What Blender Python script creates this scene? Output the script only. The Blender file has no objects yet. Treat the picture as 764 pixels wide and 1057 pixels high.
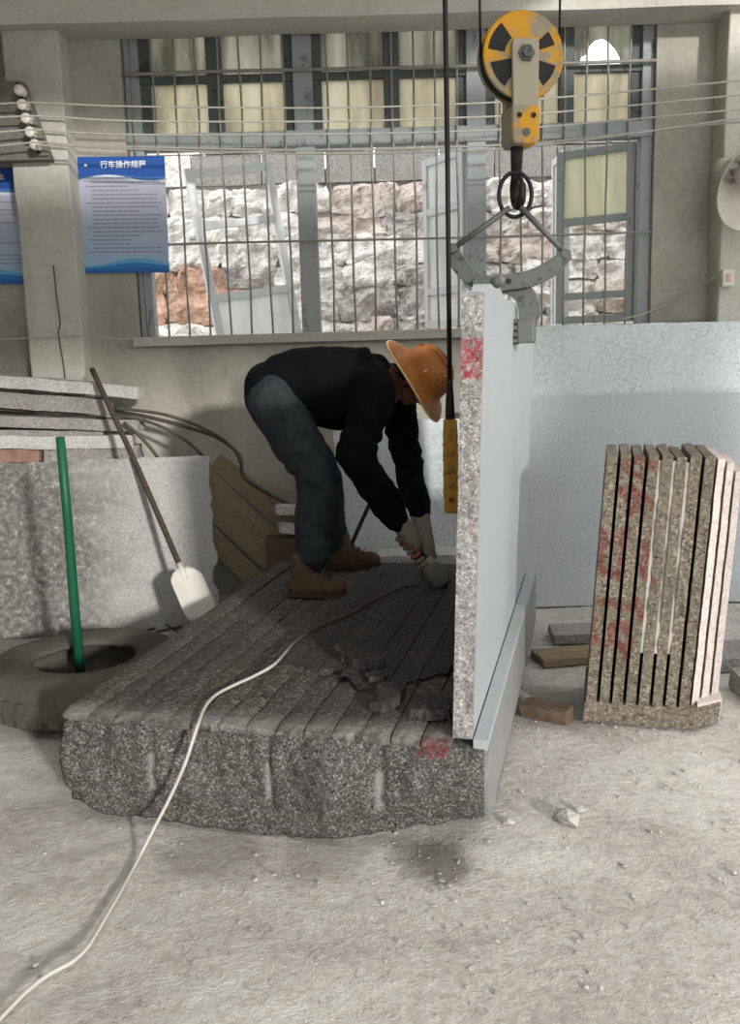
import bpy, bmesh, math, random
from mathutils import Vector, Matrix, noise
random.seed(7)
S = bpy.context.scene
COL = S.collection

# ---------------------------------------------------------------- camera
FPX, PW, PH = 950.0, 764.0, 1057.0
CAM = Vector((0.0, 0.0, 1.5))
PITCH, ROLL = math.radians(10.0), math.radians(1.6)
_fwd = Vector((0, math.cos(PITCH), -math.sin(PITCH)))
_r0, _u0 = Vector((1, 0, 0)), Vector((0, math.sin(PITCH), math.cos(PITCH)))
_right = _r0 * math.cos(ROLL) - _u0 * math.sin(ROLL)
_up = _u0 * math.cos(ROLL) + _r0 * math.sin(ROLL)
cam_data = bpy.data.cameras.new('camera')
cam = bpy.data.objects.new('camera', cam_data)
COL.objects.link(cam)
m = Matrix((_right, _up, -_fwd)).transposed().to_4x4()
m.translation = CAM
cam.matrix_world = m
cam_data.sensor_fit = 'VERTICAL'
cam_data.sensor_height = 24.0
cam_data.lens = 24.0 * FPX / PH
cam_data.clip_start = 0.05
S.camera = cam

# ---------------------------------------------------------------- world, sun, exposure
S.view_settings.view_transform = 'Standard'
S.view_settings.look = 'None'
S.view_settings.gamma = 1.0
S.view_settings.use_curve_mapping = False
S.view_settings.exposure = 0.05
W = bpy.data.worlds.new('overcast_sky')
S.world = W
W.use_nodes = True
wt = W.node_tree
wt.nodes.clear()
w_out = wt.nodes.new('ShaderNodeOutputWorld')
w_bg = wt.nodes.new('ShaderNodeBackground')
w_bg.inputs['Color'].default_value = (0.985, 0.99, 1.0, 1)
w_bg.inputs['Strength'].default_value = 2.4
wt.links.new(w_bg.outputs[0], w_out.inputs[0])
sun_d = bpy.data.lights.new('sun', 'SUN')
sun_d.energy = 3.2
sun_d.angle = math.radians(3.5)
sun_d.color = (1.0, 0.97, 0.92)
sun = bpy.data.objects.new('sun', sun_d)
COL.objects.link(sun)
SUN_DIR = Vector((0.45, -0.86, 0.24)).normalized()       # towards the sun: low, from the open front on the right
sun.rotation_euler = SUN_DIR.to_track_quat('Z', 'Y').to_euler()
sun.location = (3.5, -4.0, 3.0)

# ---------------------------------------------------------------- helpers
def ray(px, py):
    d = _right * ((px - PW / 2) / FPX) - _up * ((py - PH / 2) / FPX) + _fwd
    return d
def at(px, py, Y):
    d = ray(px, py); return CAM + d * (Y / d.y)
def atz(px, py, z):
    d = ray(px, py); return CAM + d * ((z - CAM.z) / d.z)
def atp(px, py, p0, n):
    d = ray(px, py); return CAM + d * ((p0 - CAM).dot(n) / d.dot(n))

def srgb(h):
    h = h.lstrip('#')
    o = []
    for i in (0, 2, 4):
        c = int(h[i:i + 2], 16) / 255
        o.append(c / 12.92 if c <= .04045 else ((c + .055) / 1.055) ** 2.4)
    return (o[0], o[1], o[2], 1)

class NT:
    """tiny node-tree writer"""
    def __init__(self, name):
        self.m = bpy.data.materials.new(name)
        self.m.use_nodes = True
        self.t = self.m.node_tree
        self.b = self.t.nodes['Principled BSDF']
        self.o = self.t.nodes['Material Output']
    def n(self, kind, **kw):
        nd = self.t.nodes.new(kind)
        for k, v in kw.items():
            if k in nd.inputs: nd.inputs[k].default_value = v
            else: setattr(nd, k, v)
        return nd
    def l(self, a, b): self.t.links.new(a, b)
    def coord(self, what='Object', scale=(1, 1, 1)):
        c = self.n('ShaderNodeTexCoord')
        mp = self.n('ShaderNodeMapping')
        mp.inputs['Scale'].default_value = scale
        self.l(c.outputs[what], mp.inputs[0])
        return mp.outputs[0]
    def noise(self, co, scale, detail=4, rough=.6, dist=0):
        nd = self.n('ShaderNodeTexNoise')
        nd.inputs['Scale'].default_value = scale
        nd.inputs['Detail'].default_value = detail
        nd.inputs['Roughness'].default_value = rough
        nd.inputs['Distortion'].default_value = dist
        self.l(co, nd.inputs['Vector'])
        return nd.outputs['Fac']
    def ramp(self, fac, stops, interp='LINEAR'):
        r = self.n('ShaderNodeValToRGB')
        r.color_ramp.interpolation = interp
        e = r.color_ramp.elements
        while len(e) < len(stops): e.new(.5)
        for k, (p, c) in zip(e, stops):
            k.position = p
            k.color = c if len(c) == 4 else (*c, 1)
        self.l(fac, r.inputs[0])
        return r.outputs[0]
    def mix(self, fac, a, b, mode='MIX'):
        x = self.n('ShaderNodeMix', data_type='RGBA', blend_type=mode)
        for sock, v in ((x.inputs[0], fac), (x.inputs[6], a), (x.inputs[7], b)):
            if hasattr(v, 'links'): self.l(v, sock)
            else: sock.default_value = v
        return x.outputs[2]
    def math(self, op, a, b=None):
        x = self.n('ShaderNodeMath', operation=op)
        for sock, v in ((x.inputs[0], a), (x.inputs[1], b)):
            if v is None: continue
            if hasattr(v, 'links'): self.l(v, sock)
            else: sock.default_value = v
        return x.outputs[0]
    def bump(self, h, strength=.3, dist=.01):
        bp = self.n('ShaderNodeBump')
        bp.inputs['Strength'].default_value = strength
        bp.inputs['Distance'].default_value = dist
        self.l(h, bp.inputs['Height'])
        self.l(bp.outputs[0], self.b.inputs['Normal'])
    def done(self, color, rough=.8, metal=0.0, spec=.3):
        for sock, v in ((self.b.inputs['Base Color'], color), (self.b.inputs['Roughness'], rough)):
            if hasattr(v, 'links'): self.l(v, sock)
            else: sock.default_value = v
        self.b.inputs['Metallic'].default_value = metal
        self.b.inputs['Specular IOR Level'].default_value = spec
        return self.m

BW = lambda v: (v, v, v, 1)
def mat_granite(name, light, mid, dark, scale=95, stain=None, paint=False, bump=.35, rough=.75, wear=None, vary=0.0):
    """crystals: a random grey per voronoi cell, softened by finer noise"""
    t = NT(name)
    co = t.coord('Object')
    vo = t.n('ShaderNodeTexVoronoi', feature='F1')
    vo.inputs['Scale'].default_value = scale * 2.2
    t.l(co, vo.inputs['Vector'])
    sp0 = t.n('ShaderNodeSeparateColor'); t.l(vo.outputs['Color'], sp0.inputs[0])
    fine = t.noise(co, scale * .8, 4, .75)
    f = t.math('ADD', t.math('MULTIPLY', sp0.outputs[0], .42), t.math('MULTIPLY', fine, .66))
    c = t.ramp(f, [(.27, srgb(dark)), (.46, srgb(mid)), (.60, srgb(mid)), (.80, srgb(light))])
    if stain:
        s = t.noise(co, 2.3, 5, .65)
        c = t.mix(t.ramp(s, [(.42, BW(0)), (.72, BW(.7))]), c, srgb(stain))
    if wear:                                       # dark, rougher weathered half against a smoother half
        sx = t.n('ShaderNodeSeparateXYZ'); t.l(co, sx.inputs[0])
        wn = t.math('ADD', sx.outputs[0], t.math('MULTIPLY', t.noise(co, 3, 5, .7), .9))
        wf = t.ramp(t.math('DIVIDE', wn, 2.4), [(.50, BW(1)), (.72, BW(0))])
        c = t.mix(t.math('MULTIPLY', wf, .95), c, t.ramp(t.noise(co, 26, 5, .75), [(.42, srgb(wear[0])), (.58, srgb(wear[1])), (.66, srgb(wear[2]))]))
    if vary:
        oi = t.n('ShaderNodeObjectInfo')
        k = t.ramp(oi.outputs['Random'], [(0, BW(1 - vary)), (1, BW(1))])
        c = t.mix(1.0, c, k, 'MULTIPLY')
    if paint:
        at_ = t.n('ShaderNodeAttribute', attribute_name='paint')
        sp = t.n('ShaderNodeSeparateColor')
        t.l(at_.outputs['Color'], sp.inputs[0])
        br = t.ramp(t.noise(co, 60, 3, .7), [(.36, BW(.1)), (.6, BW(1))])
        c = t.mix(t.math('MULTIPLY', sp.outputs[1], .85), c, srgb('#a9a7a2'))
        c = t.mix(t.math('MULTIPLY', t.math('MULTIPLY', sp.outputs[0], br), .9), c, srgb(RED.get(name, '#8f2232')))
    t.bump(f, bump, .006)
    return t.done(c, rough)
RED = {'brown_skin_granite': '#64231f', 'rough_dark_granite': '#7a1a26', 'sawn_grey_brown_granite': '#651d24'}

def mat_plaster(name, base, dark, light, stain=(1, 1, .45), bump=.25):
    t = NT(name)
    co = t.coord('Object')
    cs = t.coord('Object', stain)
    a = t.noise(cs, 2.2, 6, .62, .4)
    c = t.ramp(a, [(.22, srgb(dark)), (.50, srgb(base)), (.80, srgb(light))])
    f = t.noise(co, 26, 4, .65)
    c = t.mix(.2, c, t.ramp(f, [(.3, BW(.25)), (.7, BW(.75))]), 'OVERLAY')
    t.bump(t.noise(co, 40, 5, .7), bump, .01)
    return t.done(c, .9, 0, .2)

def mat_plain(name, c, rough=.7, metal=0.0, var=.25, scale=18, bump=.1, spec=.35):
    t = NT(name)
    co = t.coord('Object')
    base = srgb(c)
    lo = tuple(x * (1 - var) for x in base[:3]) + (1,)
    hi = tuple(min(1, x * (1 + var)) for x in base[:3]) + (1,)
    f = t.noise(co, scale, 5, .65)
    t.bump(f, bump, .006)
    return t.done(t.ramp(f, [(.3, lo), (.7, hi)]), rough, metal, spec)

def mat_worn(name, c, worn, amount=.5, scale=14, rough=.6, metal=0.0):
    t = NT(name)
    co = t.coord('Object')
    f = t.noise(co, scale, 6, .7, .3)
    fac = t.ramp(f, [(amount, BW(0)), (amount + .08, BW(1))])
    t.bump(f, .15, .004)
    return t.done(t.mix(fac, srgb(c), srgb(worn)), rough, metal)

def mat_wood(name, a, b, axis=(6, 1, 6)):
    t = NT(name)
    co = t.coord('Object', axis)
    f = t.noise(co, 5, 6, .65, 1.0)
    t.bump(f, .2, .005)
    return t.done(t.ramp(f, [(.3, srgb(a)), (.7, srgb(b))]), .8, 0, .2)

# ---- mesh builders
def box_bm(x0, x1, y0, y1, z0, z1, nx=1, ny=1, nz=1, bm=None, fn=None):
    """box with a grid on every side (shared vertices), optional displacement fn"""
    bm = bm or bmesh.new()
    vs = {}
    def V(i, j, k):
        key = (i, j, k)
        if key not in vs:
            c = Vector((x0 + (x1 - x0) * i / nx, y0 + (y1 - y0) * j / ny, z0 + (z1 - z0) * k / nz))
            vs[key] = bm.verts.new(fn(c) if fn else c)
        return vs[key]
    def F(*q): bm.faces.new([V(*k) for k in q])
    for i in range(nx):
        for j in range(ny):
            F((i, j, 0), (i, j + 1, 0), (i + 1, j + 1, 0), (i + 1, j, 0))
            F((i, j, nz), (i + 1, j, nz), (i + 1, j + 1, nz), (i, j + 1, nz))
    for i in range(nx):
        for k in range(nz):
            F((i, 0, k), (i + 1, 0, k), (i + 1, 0, k + 1), (i, 0, k + 1))
            F((i, ny, k), (i, ny, k + 1), (i + 1, ny, k + 1), (i + 1, ny, k))
    for j in range(ny):
        for k in range(nz):
            F((0, j, k), (0, j, k + 1), (0, j + 1, k + 1), (0, j + 1, k))
            F((nx, j, k), (nx, j + 1, k), (nx, j + 1, k + 1), (nx, j, k + 1))
    return bm

def tube_bm(pts, r, n=8, bm=None, caps=True, sx=1.0, up=None):
    """tube along points; r is a number or a list; sx squashes one cross axis"""
    bm = bm or bmesh.new()
    pts = [Vector(p) for p in pts]
    rs = r if isinstance(r, (list, tuple)) else [r] * len(pts)
    rings, side = [], None
    for i, p in enumerate(pts):
        t = (pts[min(i + 1, len(pts) - 1)] - pts[max(i - 1, 0)]).normalized()
        if side is None:
            ref = Vector(up) if up else (Vector((0, 0, 1)) if abs(t.z) < .9 else Vector((0, 1, 0)))
            side = t.cross(ref).normalized()
        side = (side - t * side.dot(t)).normalized()
        w = side.cross(t).normalized()
        rings.append([bm.verts.new(p + side * (math.cos(2 * math.pi * k / n) * rs[i] * sx) + w * (math.sin(2 * math.pi * k / n) * rs[i])) for k in range(n)])
    for a, b in zip(rings, rings[1:]):
        for k in range(n):
            bm.faces.new((a[k], b[k], b[(k + 1) % n], a[(k + 1) % n]))
    if caps:
        bm.faces.new(rings[0]); bm.faces.new(rings[-1][::-1])
    return bm

def lathe_bm(profile, n=24, mtx=None, bm=None):
    """profile of (radius, height) about Z"""
    bm = bm or bmesh.new()
    rings = []
    for r, h in profile:
        rings.append([bm.verts.new(Vector((max(r, 1e-4) * math.cos(2 * math.pi * k / n), max(r, 1e-4) * math.sin(2 * math.pi * k / n), h))) for k in range(n)])
    for a, b in zip(rings, rings[1:]):
        for k in range(n):
            bm.faces.new((a[k], a[(k + 1) % n], b[(k + 1) % n], b[k]))
    vs = [v for r in rings for v in r]
    if mtx:
        for v in vs: v.co = mtx @ v.co
    return bm

def prism_bm(poly, a, b, axis='y', bm=None):
    """extrude a 2-D outline between a and b along an axis"""
    bm = bm or bmesh.new()
    def P(p, h):
        return {'y': Vector((p[0], h, p[1])), 'z': Vector((p[0], p[1], h)), 'x': Vector((h, p[0], p[1]))}[axis]
    lo = [bm.verts.new(P(p, a)) for p in poly]
    hi = [bm.verts.new(P(p, b)) for p in poly]
    bm.faces.new(lo[::-1]); bm.faces.new(hi)
    k = len(poly)
    for i in range(k): bm.faces.new((lo[i], lo[(i + 1) % k], hi[(i + 1) % k], hi[i]))
    return bm

def obj(name, bm, mat, parent=None, smooth=False, bevel=0, loc=None):
    bmesh.ops.recalc_face_normals(bm, faces=bm.faces)
    me = bpy.data.meshes.new(name)
    bm.to_mesh(me); bm.free()
    if mat: me.materials.append(mat)
    if smooth:
        for p in me.polygons: p.use_smooth = True
    o = bpy.data.objects.new(name, me)
    COL.objects.link(o)
    if parent: o.parent = parent
    if loc is not None: o.location = loc
    if bevel:
        b = o.modifiers.new('bevel', 'BEVEL'); b.width = bevel; b.segments = 2; b.limit_method = 'ANGLE'
    return o
def tag(o, label=None, cat=None, group=None, kind=None):
    if label: o['label'] = label
    if cat: o['category'] = cat
    if group: o['group'] = group
    if kind: o['kind'] = kind
    return o
def empty(name, loc=(0, 0, 0), rz=0.0):
    o = bpy.data.objects.new(name, None)
    COL.objects.link(o)
    o.location = loc; o.rotation_euler = (0, 0, rz); o.empty_display_size = .1
    return o
def structure(name, bm, mat, **kw):
    return tag(obj(name, bm, mat, **kw), kind='structure')
def fbm(p, s, o=4): return noise.fractal(Vector(p) * s, 1.0, 2.1, o)
def spline(pts, n=10):
    """Catmull-Rom through points"""
    P = [Vector(p) for p in pts]
    P = [P[0] * 2 - P[1]] + P + [P[-1] * 2 - P[-2]]
    out = []
    for i in range(1, len(P) - 2):
        for k in range(n):
            t = k / n
            a, b, c, d = P[i - 1], P[i], P[i + 1], P[i + 2]
            out.append(.5 * ((2 * b) + (c - a) * t + (2 * a - 5 * b + 4 * c - d) * t * t + (3 * b - a - 3 * c + d) * t ** 3))
    out.append(P[-2].copy())
    return out
def set_paint(o, fn):
    """colour attribute: R = red spray paint, G = pale sawn streak"""
    at_ = o.data.color_attributes.new('paint', 'FLOAT_COLOR', 'POINT')
    for v, d in zip(o.data.vertices, at_.data):
        r, g = fn(v.co)
        d.color = (r, g, 0, 1)

# ---------------------------------------------------------------- materials
M = {}
M['wall'] = mat_plaster('wall_plaster', '#a29f93', '#86837a', '#b3b0a6')
M['pillar'] = mat_plaster('pillar_plaster', '#b5b3a8', '#9b9990', '#c5c3b8', (1, 1, .3))
M['bracket'] = mat_plaster('shaded_corbel_concrete', '#716e66', '#514e49', '#8a877e', bump=.5)
M['beam'] = mat_plaster('beam_concrete', '#c2beb5', '#a8a49b', '#d0ccc3', (.4, 1, 1))
M['frame'] = mat_worn('blue_grey_window_paint', '#939998', '#6f7574', .56, 9)
M['frame_dark'] = mat_worn('dark_window_paint', '#555b59', '#3f4341', .55, 9)
M['sill'] = mat_plaster('sill_concrete', '#a8a59b', '#8a877e', '#bab7ad', (.4, 1, 1))
M['bar'] = mat_worn('grey_bar_paint', '#8b8881', '#6c6862', .6, 30, .5)
M['white_paint'] = mat_worn('white_window_paint', '#d2d6d6', '#aeb4b4', .6, 10)
M['stone_white'] = mat_granite('limewashed_stone', '#f1efeb', '#dcd8d2', '#a39c94', 22, '#f2f0ec', bump=.8, rough=.9)
M['stone_grey'] = mat_granite('grey_rubble_stone', '#cfccc8', '#aba7a3', '#6f6a66', 26, '#d8d4cf', bump=.8, rough=.9)
M['stone_pink'] = mat_granite('pinkish_rubble_stone', '#e2d9d2', '#cdbfb6', '#a08f86', 26, '#d8d0c8', bump=.8, rough=.9)
M['stone_red'] = mat_granite('red_brown_stone', '#d2b7a8', '#bd9c8a', '#96735f', 20, '#c9a592', bump=.8, rough=.9)
M['mortar'] = mat_plaster('old_mortar', '#d5d2cd', '#aaa6a0', '#e6e3de', bump=.7)
M['block_grey'] = mat_granite('grey_concrete_block', '#bdbab6', '#989692', '#6d6b68', 60, '#a9a6a1', bump=.6, rough=.95)
M['dirt'] = mat_plain('outdoor_soil', '#8a8378', .95, 0, .3, 8, .5)
M['ceiling_unseen'] = mat_plaster('unseen_ceiling_concrete', '#c0bdb5', '#a9a59d', '#cbc8c0')

def floor_mat():
    t = NT('dusty_concrete_floor')
    co = t.coord('Object')
    a = t.noise(co, 1.1, 7, .62, .5)
    c = t.ramp(a, [(.30, srgb('#aba69d')), (.47, srgb('#c4bfb7')), (.62, srgb('#d2cec6')), (.8, srgb('#dedad3'))])
    f = t.noise(co, 34, 5, .7)
    c = t.mix(.55, c, t.ramp(f, [(.28, BW(.22)), (.5, BW(.5)), (.72, BW(.72))]), 'OVERLAY')
    g = t.noise(co, 5.5, 6, .7, .8)
    c = t.mix(t.ramp(g, [(.55, BW(0)), (.70, BW(.4))]), c, srgb('#8d867c'))
    for (px, py, rad, k) in ((452, 888, .13, .75), (430, 878, .10, .5), (215, 878, .20, .45), (330, 885, .16, .35), (575, 728, .30, .5)):   # oil patches; the last paints the shade between block and sliced bundle
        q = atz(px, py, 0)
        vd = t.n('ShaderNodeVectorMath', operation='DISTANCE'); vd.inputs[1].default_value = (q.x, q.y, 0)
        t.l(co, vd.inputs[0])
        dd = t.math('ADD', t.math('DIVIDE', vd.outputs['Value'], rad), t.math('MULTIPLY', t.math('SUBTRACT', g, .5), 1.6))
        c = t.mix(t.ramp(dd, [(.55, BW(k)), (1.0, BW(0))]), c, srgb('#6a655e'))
    t.bump(t.math('ADD', f, t.math('ADD', t.math('MULTIPLY', g, 1.2), t.math('MULTIPLY', t.noise(co, 95, 4, .75), .8))), .75, .014)
    return t.done(c, .92, 0, .2)
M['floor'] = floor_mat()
M['granite_rough'] = mat_granite('rough_dark_granite', '#93918d', '#504e4b', '#171615', 105, None, True, .8, .85)
M['granite_top'] = mat_granite('sawn_grey_brown_granite', '#8f8a84', '#544f4a', '#211f1d', 62, '#4c4742', True, .7, .85, None, .25)
M['granite_layer'] = mat_granite('dark_broken_granite', '#66625e', '#423f3c', '#211f1d', 55, '#3a3633', False, .5, .85, None, .2)
M['granite_edge'] = mat_granite('split_grey_granite', '#bcbab6', '#8b8885', '#55524f', 85, None, True, .6, .8)
M['granite_pale'] = mat_granite('sawn_pale_blue_grey_granite', '#a9afb1', '#9da3a5', '#8d9395', 110, '#a3a9ab', False, .05, .45)
M['granite_side_shaded'] = mat_granite('shaded_sawn_granite', '#9a9a98', '#7d7d7b', '#5f5f5d', 100, '#8a8b8a', False, .15, .6)
M['granite_lean'] = mat_granite('speckled_grey_granite', '#b9b8b6', '#a2a19f', '#7f7d7a', 70, '#aeadab', False, .25, .65, ('#4f4d49', '#7b7975', '#b5b3af'))
M['granite_far'] = mat_granite('pale_blue_grey_slab', '#b9bfc1', '#a7adaf', '#8f9597', 90, '#b0b6b8', False, .08, .6)
M['granite_far_light'] = mat_granite('pale_grey_slab', '#d2d7d8', '#bfc6c8', '#a0a7a9', 45, '#cdd3d4', False, .15, .7)
M['granite_brown'] = mat_granite('brown_skin_granite', '#a2978a', '#71675b', '#2d2620', 60, '#63594b', True, .8, .85)
M['granite_white'] = mat_granite('fresh_white_granite', '#d8cfc9', '#c8bcb5', '#a59990', 70, None, False, .4, .75)
M['kerf_strip'] = mat_plain('pale_kerf_strip', '#aaa69d', .9, 0, .12, 30)
M['scrap'] = mat_granite('scrap_granite', '#d6d4d0', '#b2b0ac', '#7f7c78', 70, '#bdbbb6', False, .5, .8)
M['scrap_dark'] = mat_granite('dusty_scrap_granite', '#b1aea9', '#8c8984', '#5b5854', 70, '#8d8a84', False, .5, .85)
M['timber'] = mat_wood('old_brown_timber', '#4e4136', '#6b5a4a', (2, 9, 9))
M['plank'] = mat_wood('brown_plank', '#75664f', '#9a8970', (1.5, 8, 8))

# ---------------------------------------------------------------- the setting
def floor_bm():
    bm = bmesh.new()
    xs = [-3.3 + 9.3 * i / 250 for i in range(251)]
    ys = [-5.2] + [0.6 + 5.1 * j / 190 for j in range(191)]
    rows = []
    for y in ys:
        r = []
        for x in xs:
            z = 0.0
            if y > .5:
                z = -.010 + .010 * fbm((x, y, 0), 1.3) + .006 * abs(fbm((x, y, 3), 6)) + .004 * fbm((x, y, 7), 22, 2)
                z = min(z, .012)
            r.append(bm.verts.new((x, y, z)))
        rows.append(r)
    for a, b in zip(rows, rows[1:]):
        for i in range(len(a) - 1): bm.faces.new((a[i], a[i + 1], b[i + 1], b[i]))
    return bm
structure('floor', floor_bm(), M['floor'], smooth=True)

ZC = 3.80
YW = 5.70                                    # inner face of the back wall
WX0, WX1, WZ0, WZ1 = -1.37, 1.735, 1.60, 3.55
bm = bmesh.new()
for (a, b, c, d) in ((-3.3, WX0, -.1, ZC), (WX1, 6.0, -.1, ZC), (WX0, WX1, -.1, WZ0), (WX0, WX1, WZ1, ZC)):
    box_bm(a, b, YW, YW + .2, c, d, bm=bm)
structure('wall_back', bm, M['wall'])
structure('wall_left', box_bm(-3.5, -3.3, -5.2, YW + .2, -.1, ZC), M['wall'])
bm = bmesh.new()  # unseen right wall with openings, added to hold back light from the sky
for (a, b, c, d) in ((-5.2, -4.6, 0, ZC), (-1.2, 1.6, 0, ZC), (4.2, YW + .2, 0, ZC), (-5.2, YW + .2, 3.6, ZC)):
    box_bm(6.0, 6.2, a, b, c, d, bm=bm)
structure('wall_right_added', bm, M['wall'])
bm = bmesh.new()                                  # unseen roof; its two openings are added to bring in top light
for (a, b, c, d) in ((-3.5, 6.2, 4.9, YW + .2), (-3.5, 1.9, 2.1, 4.9), (5.2, 6.2, 2.1, 4.9), (1.9, 5.2, 2.1, 2.5), (-3.5, -1.3, .4, 2.1), (3.4, 6.2, .4, 2.1), (-3.5, 6.2, -2.4, .4)):
    box_bm(a, b, c, d, ZC, ZC + .12, bm=bm)
structure('ceiling_unseen', bm, M['ceiling_unseen'])
bm = bmesh.new()                                  # unseen front wall added to cut sky light, its doorway sized for the sun
for (a, b, c, d) in ((-3.5, -.6, 0, ZC), (5.0, 6.2, 0, ZC), (-.6, 5.0, 3.58, ZC)):
    box_bm(a, b, -2.4, -2.2, c, d, bm=bm)
structure('wall_front_added', bm, M['wall'])
# concrete beam over the window
def beam_fn(c):
    c = c.copy(); c.z += .006 * fbm(c, 2.0); c.y += .006 * fbm(c, 3.1); return c
structure('trim_1', box_bm(-3.3, 6.0, 5.42, YW, 3.30, 3.72, 60, 3, 4, fn=beam_fn), M['beam'])

# pillars standing out of the wall
def pillar_fn(c):
    c = c.copy()
    c.x += .008 * fbm(c, 1.7) ; c.y += .006 * fbm(c, 2.2); return c
pl = structure('pillar', box_bm(-1.985, -1.665, 5.52, YW, 0, 3.32, 6, 4, 40, fn=pillar_fn), M['pillar'], smooth=False, bevel=.01)
pl.name = 'pillar'
# the crack down the pillar's face
crack = spline([(-1.795, 5.512, 2.03), (-1.792, 5.512, 1.85), (-1.785, 5.512, 1.70), (-1.80, 5.512, 1.64), (-1.785, 5.512, 1.45), (-1.78, 5.512, 1.2)], 6)
M['crack'] = mat_plain('dark_crack', '#55524b', .95)
tag(obj('crack', tube_bm(crack, .004, 5), M['crack'], pl))
pr = structure('pillar', box_bm(2.07, 2.5, 5.5, YW, 0, 3.32, 6, 4, 30, fn=pillar_fn), M['pillar'], bevel=.01)
# rough corbel carrying the insulators; its shaded slope is painted as a dark plate
p = [at(0, 85, 5.45), at(40, 84, 5.45), at(62, 152, 5.45), at(0, 152, 5.45)]
cz0, cz1 = 2.60, 3.02
corb = bmesh.new()
poly = [(-2.35, cz1), (-1.86, cz1), (-1.735, cz0), (-2.35, cz0)]
prism_bm(poly, 5.44, 5.52, 'y', corb)
tag(obj('corbel', corb, M['bracket'], pl, bevel=.008))

# ---- window
win = tag(empty('window_1', (0, 5.75, 0)), kind='structure')
def wpart(name, bm, mat, par=win, **kw):
    for v in bm.verts: v.co.y -= 5.75
    return obj(name, bm, mat, par, **kw)
Y0, Y1 = 5.74, 5.83
for x, w, mt in ((-1.322, .085, 'frame'), (-.325, .115, 'frame'), (.690, .115, 'frame'), (1.700, .07, 'frame')):
    wpart('post', box_bm(x - w / 2, x + w / 2, Y0, Y1, WZ0, WZ1), M[mt], bevel=.006)
wpart('transom', box_bm(WX0, WX1, Y0 - .012, Y1, 2.695, 2.785), M['frame'], bevel=.006)
wpart('sill', box_bm(WX0 - .03, WX1 + .03, 5.64, Y1 + .06, WZ0 - .045, WZ0 + .012), M['sill'], bevel=.006)
for px in (222, 404, 584):
    x = at(px, 85, 5.78).x
    wpart('mullion', box_bm(x - .045, x + .045, Y0 + .01, Y1, 2.785, WZ1), M['frame_dark'], bevel=.005)
for x in (-.405, .61, 1.64, -1.25, -.245, .775):         # dark rebates beside the posts, upper lights
    wpart('rebate', box_bm(x - .03, x + .03, Y0 + .03, Y1, 2.785, WZ1), M['frame_dark'])
ZR = at(300, 79, 5.78).z
wpart('glazing_rail', box_bm(WX0, WX1, Y0 + .012, Y1 - .02, ZR - .028, ZR + .012), M['frame_dark'])

def glass_mat(name, cols):
    t = NT(name)
    co = t.coord('Object')
    cs = t.coord('Object', (1, 1, .22))
    f = t.noise(cs, 7, 5, .6, .3)
    c = t.ramp(f, [(.32, srgb(cols[0])), (.5, srgb(cols[1])), (.68, srgb(cols[2]))])
    d = t.n('ShaderNodeBsdfDiffuse'); tr = t.n('ShaderNodeBsdfTranslucent'); mx = t.n('ShaderNodeMixShader')
    t.l(c, d.inputs[0]); t.l(c, tr.inputs[0])
    mx.inputs[0].default_value = .72
    t.l(d.outputs[0], mx.inputs[1]); t.l(tr.outputs[0], mx.inputs[2])
    t.l(mx.outputs[0], t.o.inputs['Surface'])
    return t.m
M['pane_top'] = glass_mat('grimy_grey_green_glass', ('#85877c', '#bdbcb0', '#dddbd0'))
M['pane_low'] = glass_mat('dusty_yellow_glass', ('#ccc7b6', '#e6e1cf', '#f3f0e4'))
edges = [(-1.22, at(222, 80, 5.78).x - .045), (at(222, 80, 5.78).x + .045, -.435), (-.215, at(404, 80, 5.78).x - .045),
         (at(404, 80, 5.78).x + .045, .58), (.805, at(584, 80, 5.78).x - .045), (at(584, 80, 5.78).x + .045, 1.61)]
for k, (a, b) in enumerate(edges):
    wpart('pane', box_bm(a, b, 5.785, 5.791, 2.785, ZR - .028), M['pane_low'])
    if k == 5:                                            # broken pane: a jagged hole bitten out of its lower edge
        z0 = ZR + .012
        hole = [at(x, y, 5.788) for x, y in ((641, 66), (640, 60), (635, 51), (629, 44), (622, 40), (614, 42), (609, 47), (606, 56), (600, 59), (598, 66))]
        poly = [(a, z0), (a, WZ1), (b, WZ1), (b, z0), (hole[0].x, z0)] + [(h.x, max(h.z, z0 + .001)) for h in hole[1:-1]] + [(hole[-1].x, z0)]
        o = wpart('pane', prism_bm(poly, 5.785, 5.791), M['pane_top'])
        o['label'] = 'grey pane with a hole broken out of it'
    else:
        wpart('pane', box_bm(a, b, 5.785, 5.791, ZR + .012, WZ1), M['pane_top'])
# security bars
bx0 = at(168.7, 250, 5.715).x
first = None
for k in range(-1, 24):
    x = bx0 + k * .1262
    if any(abs(x - q) < .05 for q in (-.325, .69)) or x > 1.68: continue
    wob = [(x + .004 * math.sin(k * 3 + z * 2.1), 5.715, WZ0 + z * (WZ1 - WZ0) / 6) for z in range(7)]
    wpart('security_bar', tube_bm(wob, .0065, 6), M['bar'], smooth=True)
for z in (at(300, 250, 5.715).z, ZR + .012):
    a = spline([(WX0, 5.703, z), (-.9, 5.703, z + .006), (0, 5.703, z), (.9, 5.703, z - .004), (WX1, 5.703, z)], 5)
    wpart('cross_bar', tube_bm(a, .0075 if z < 2.7 else .010, 6), M['bar'], smooth=True)

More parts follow.
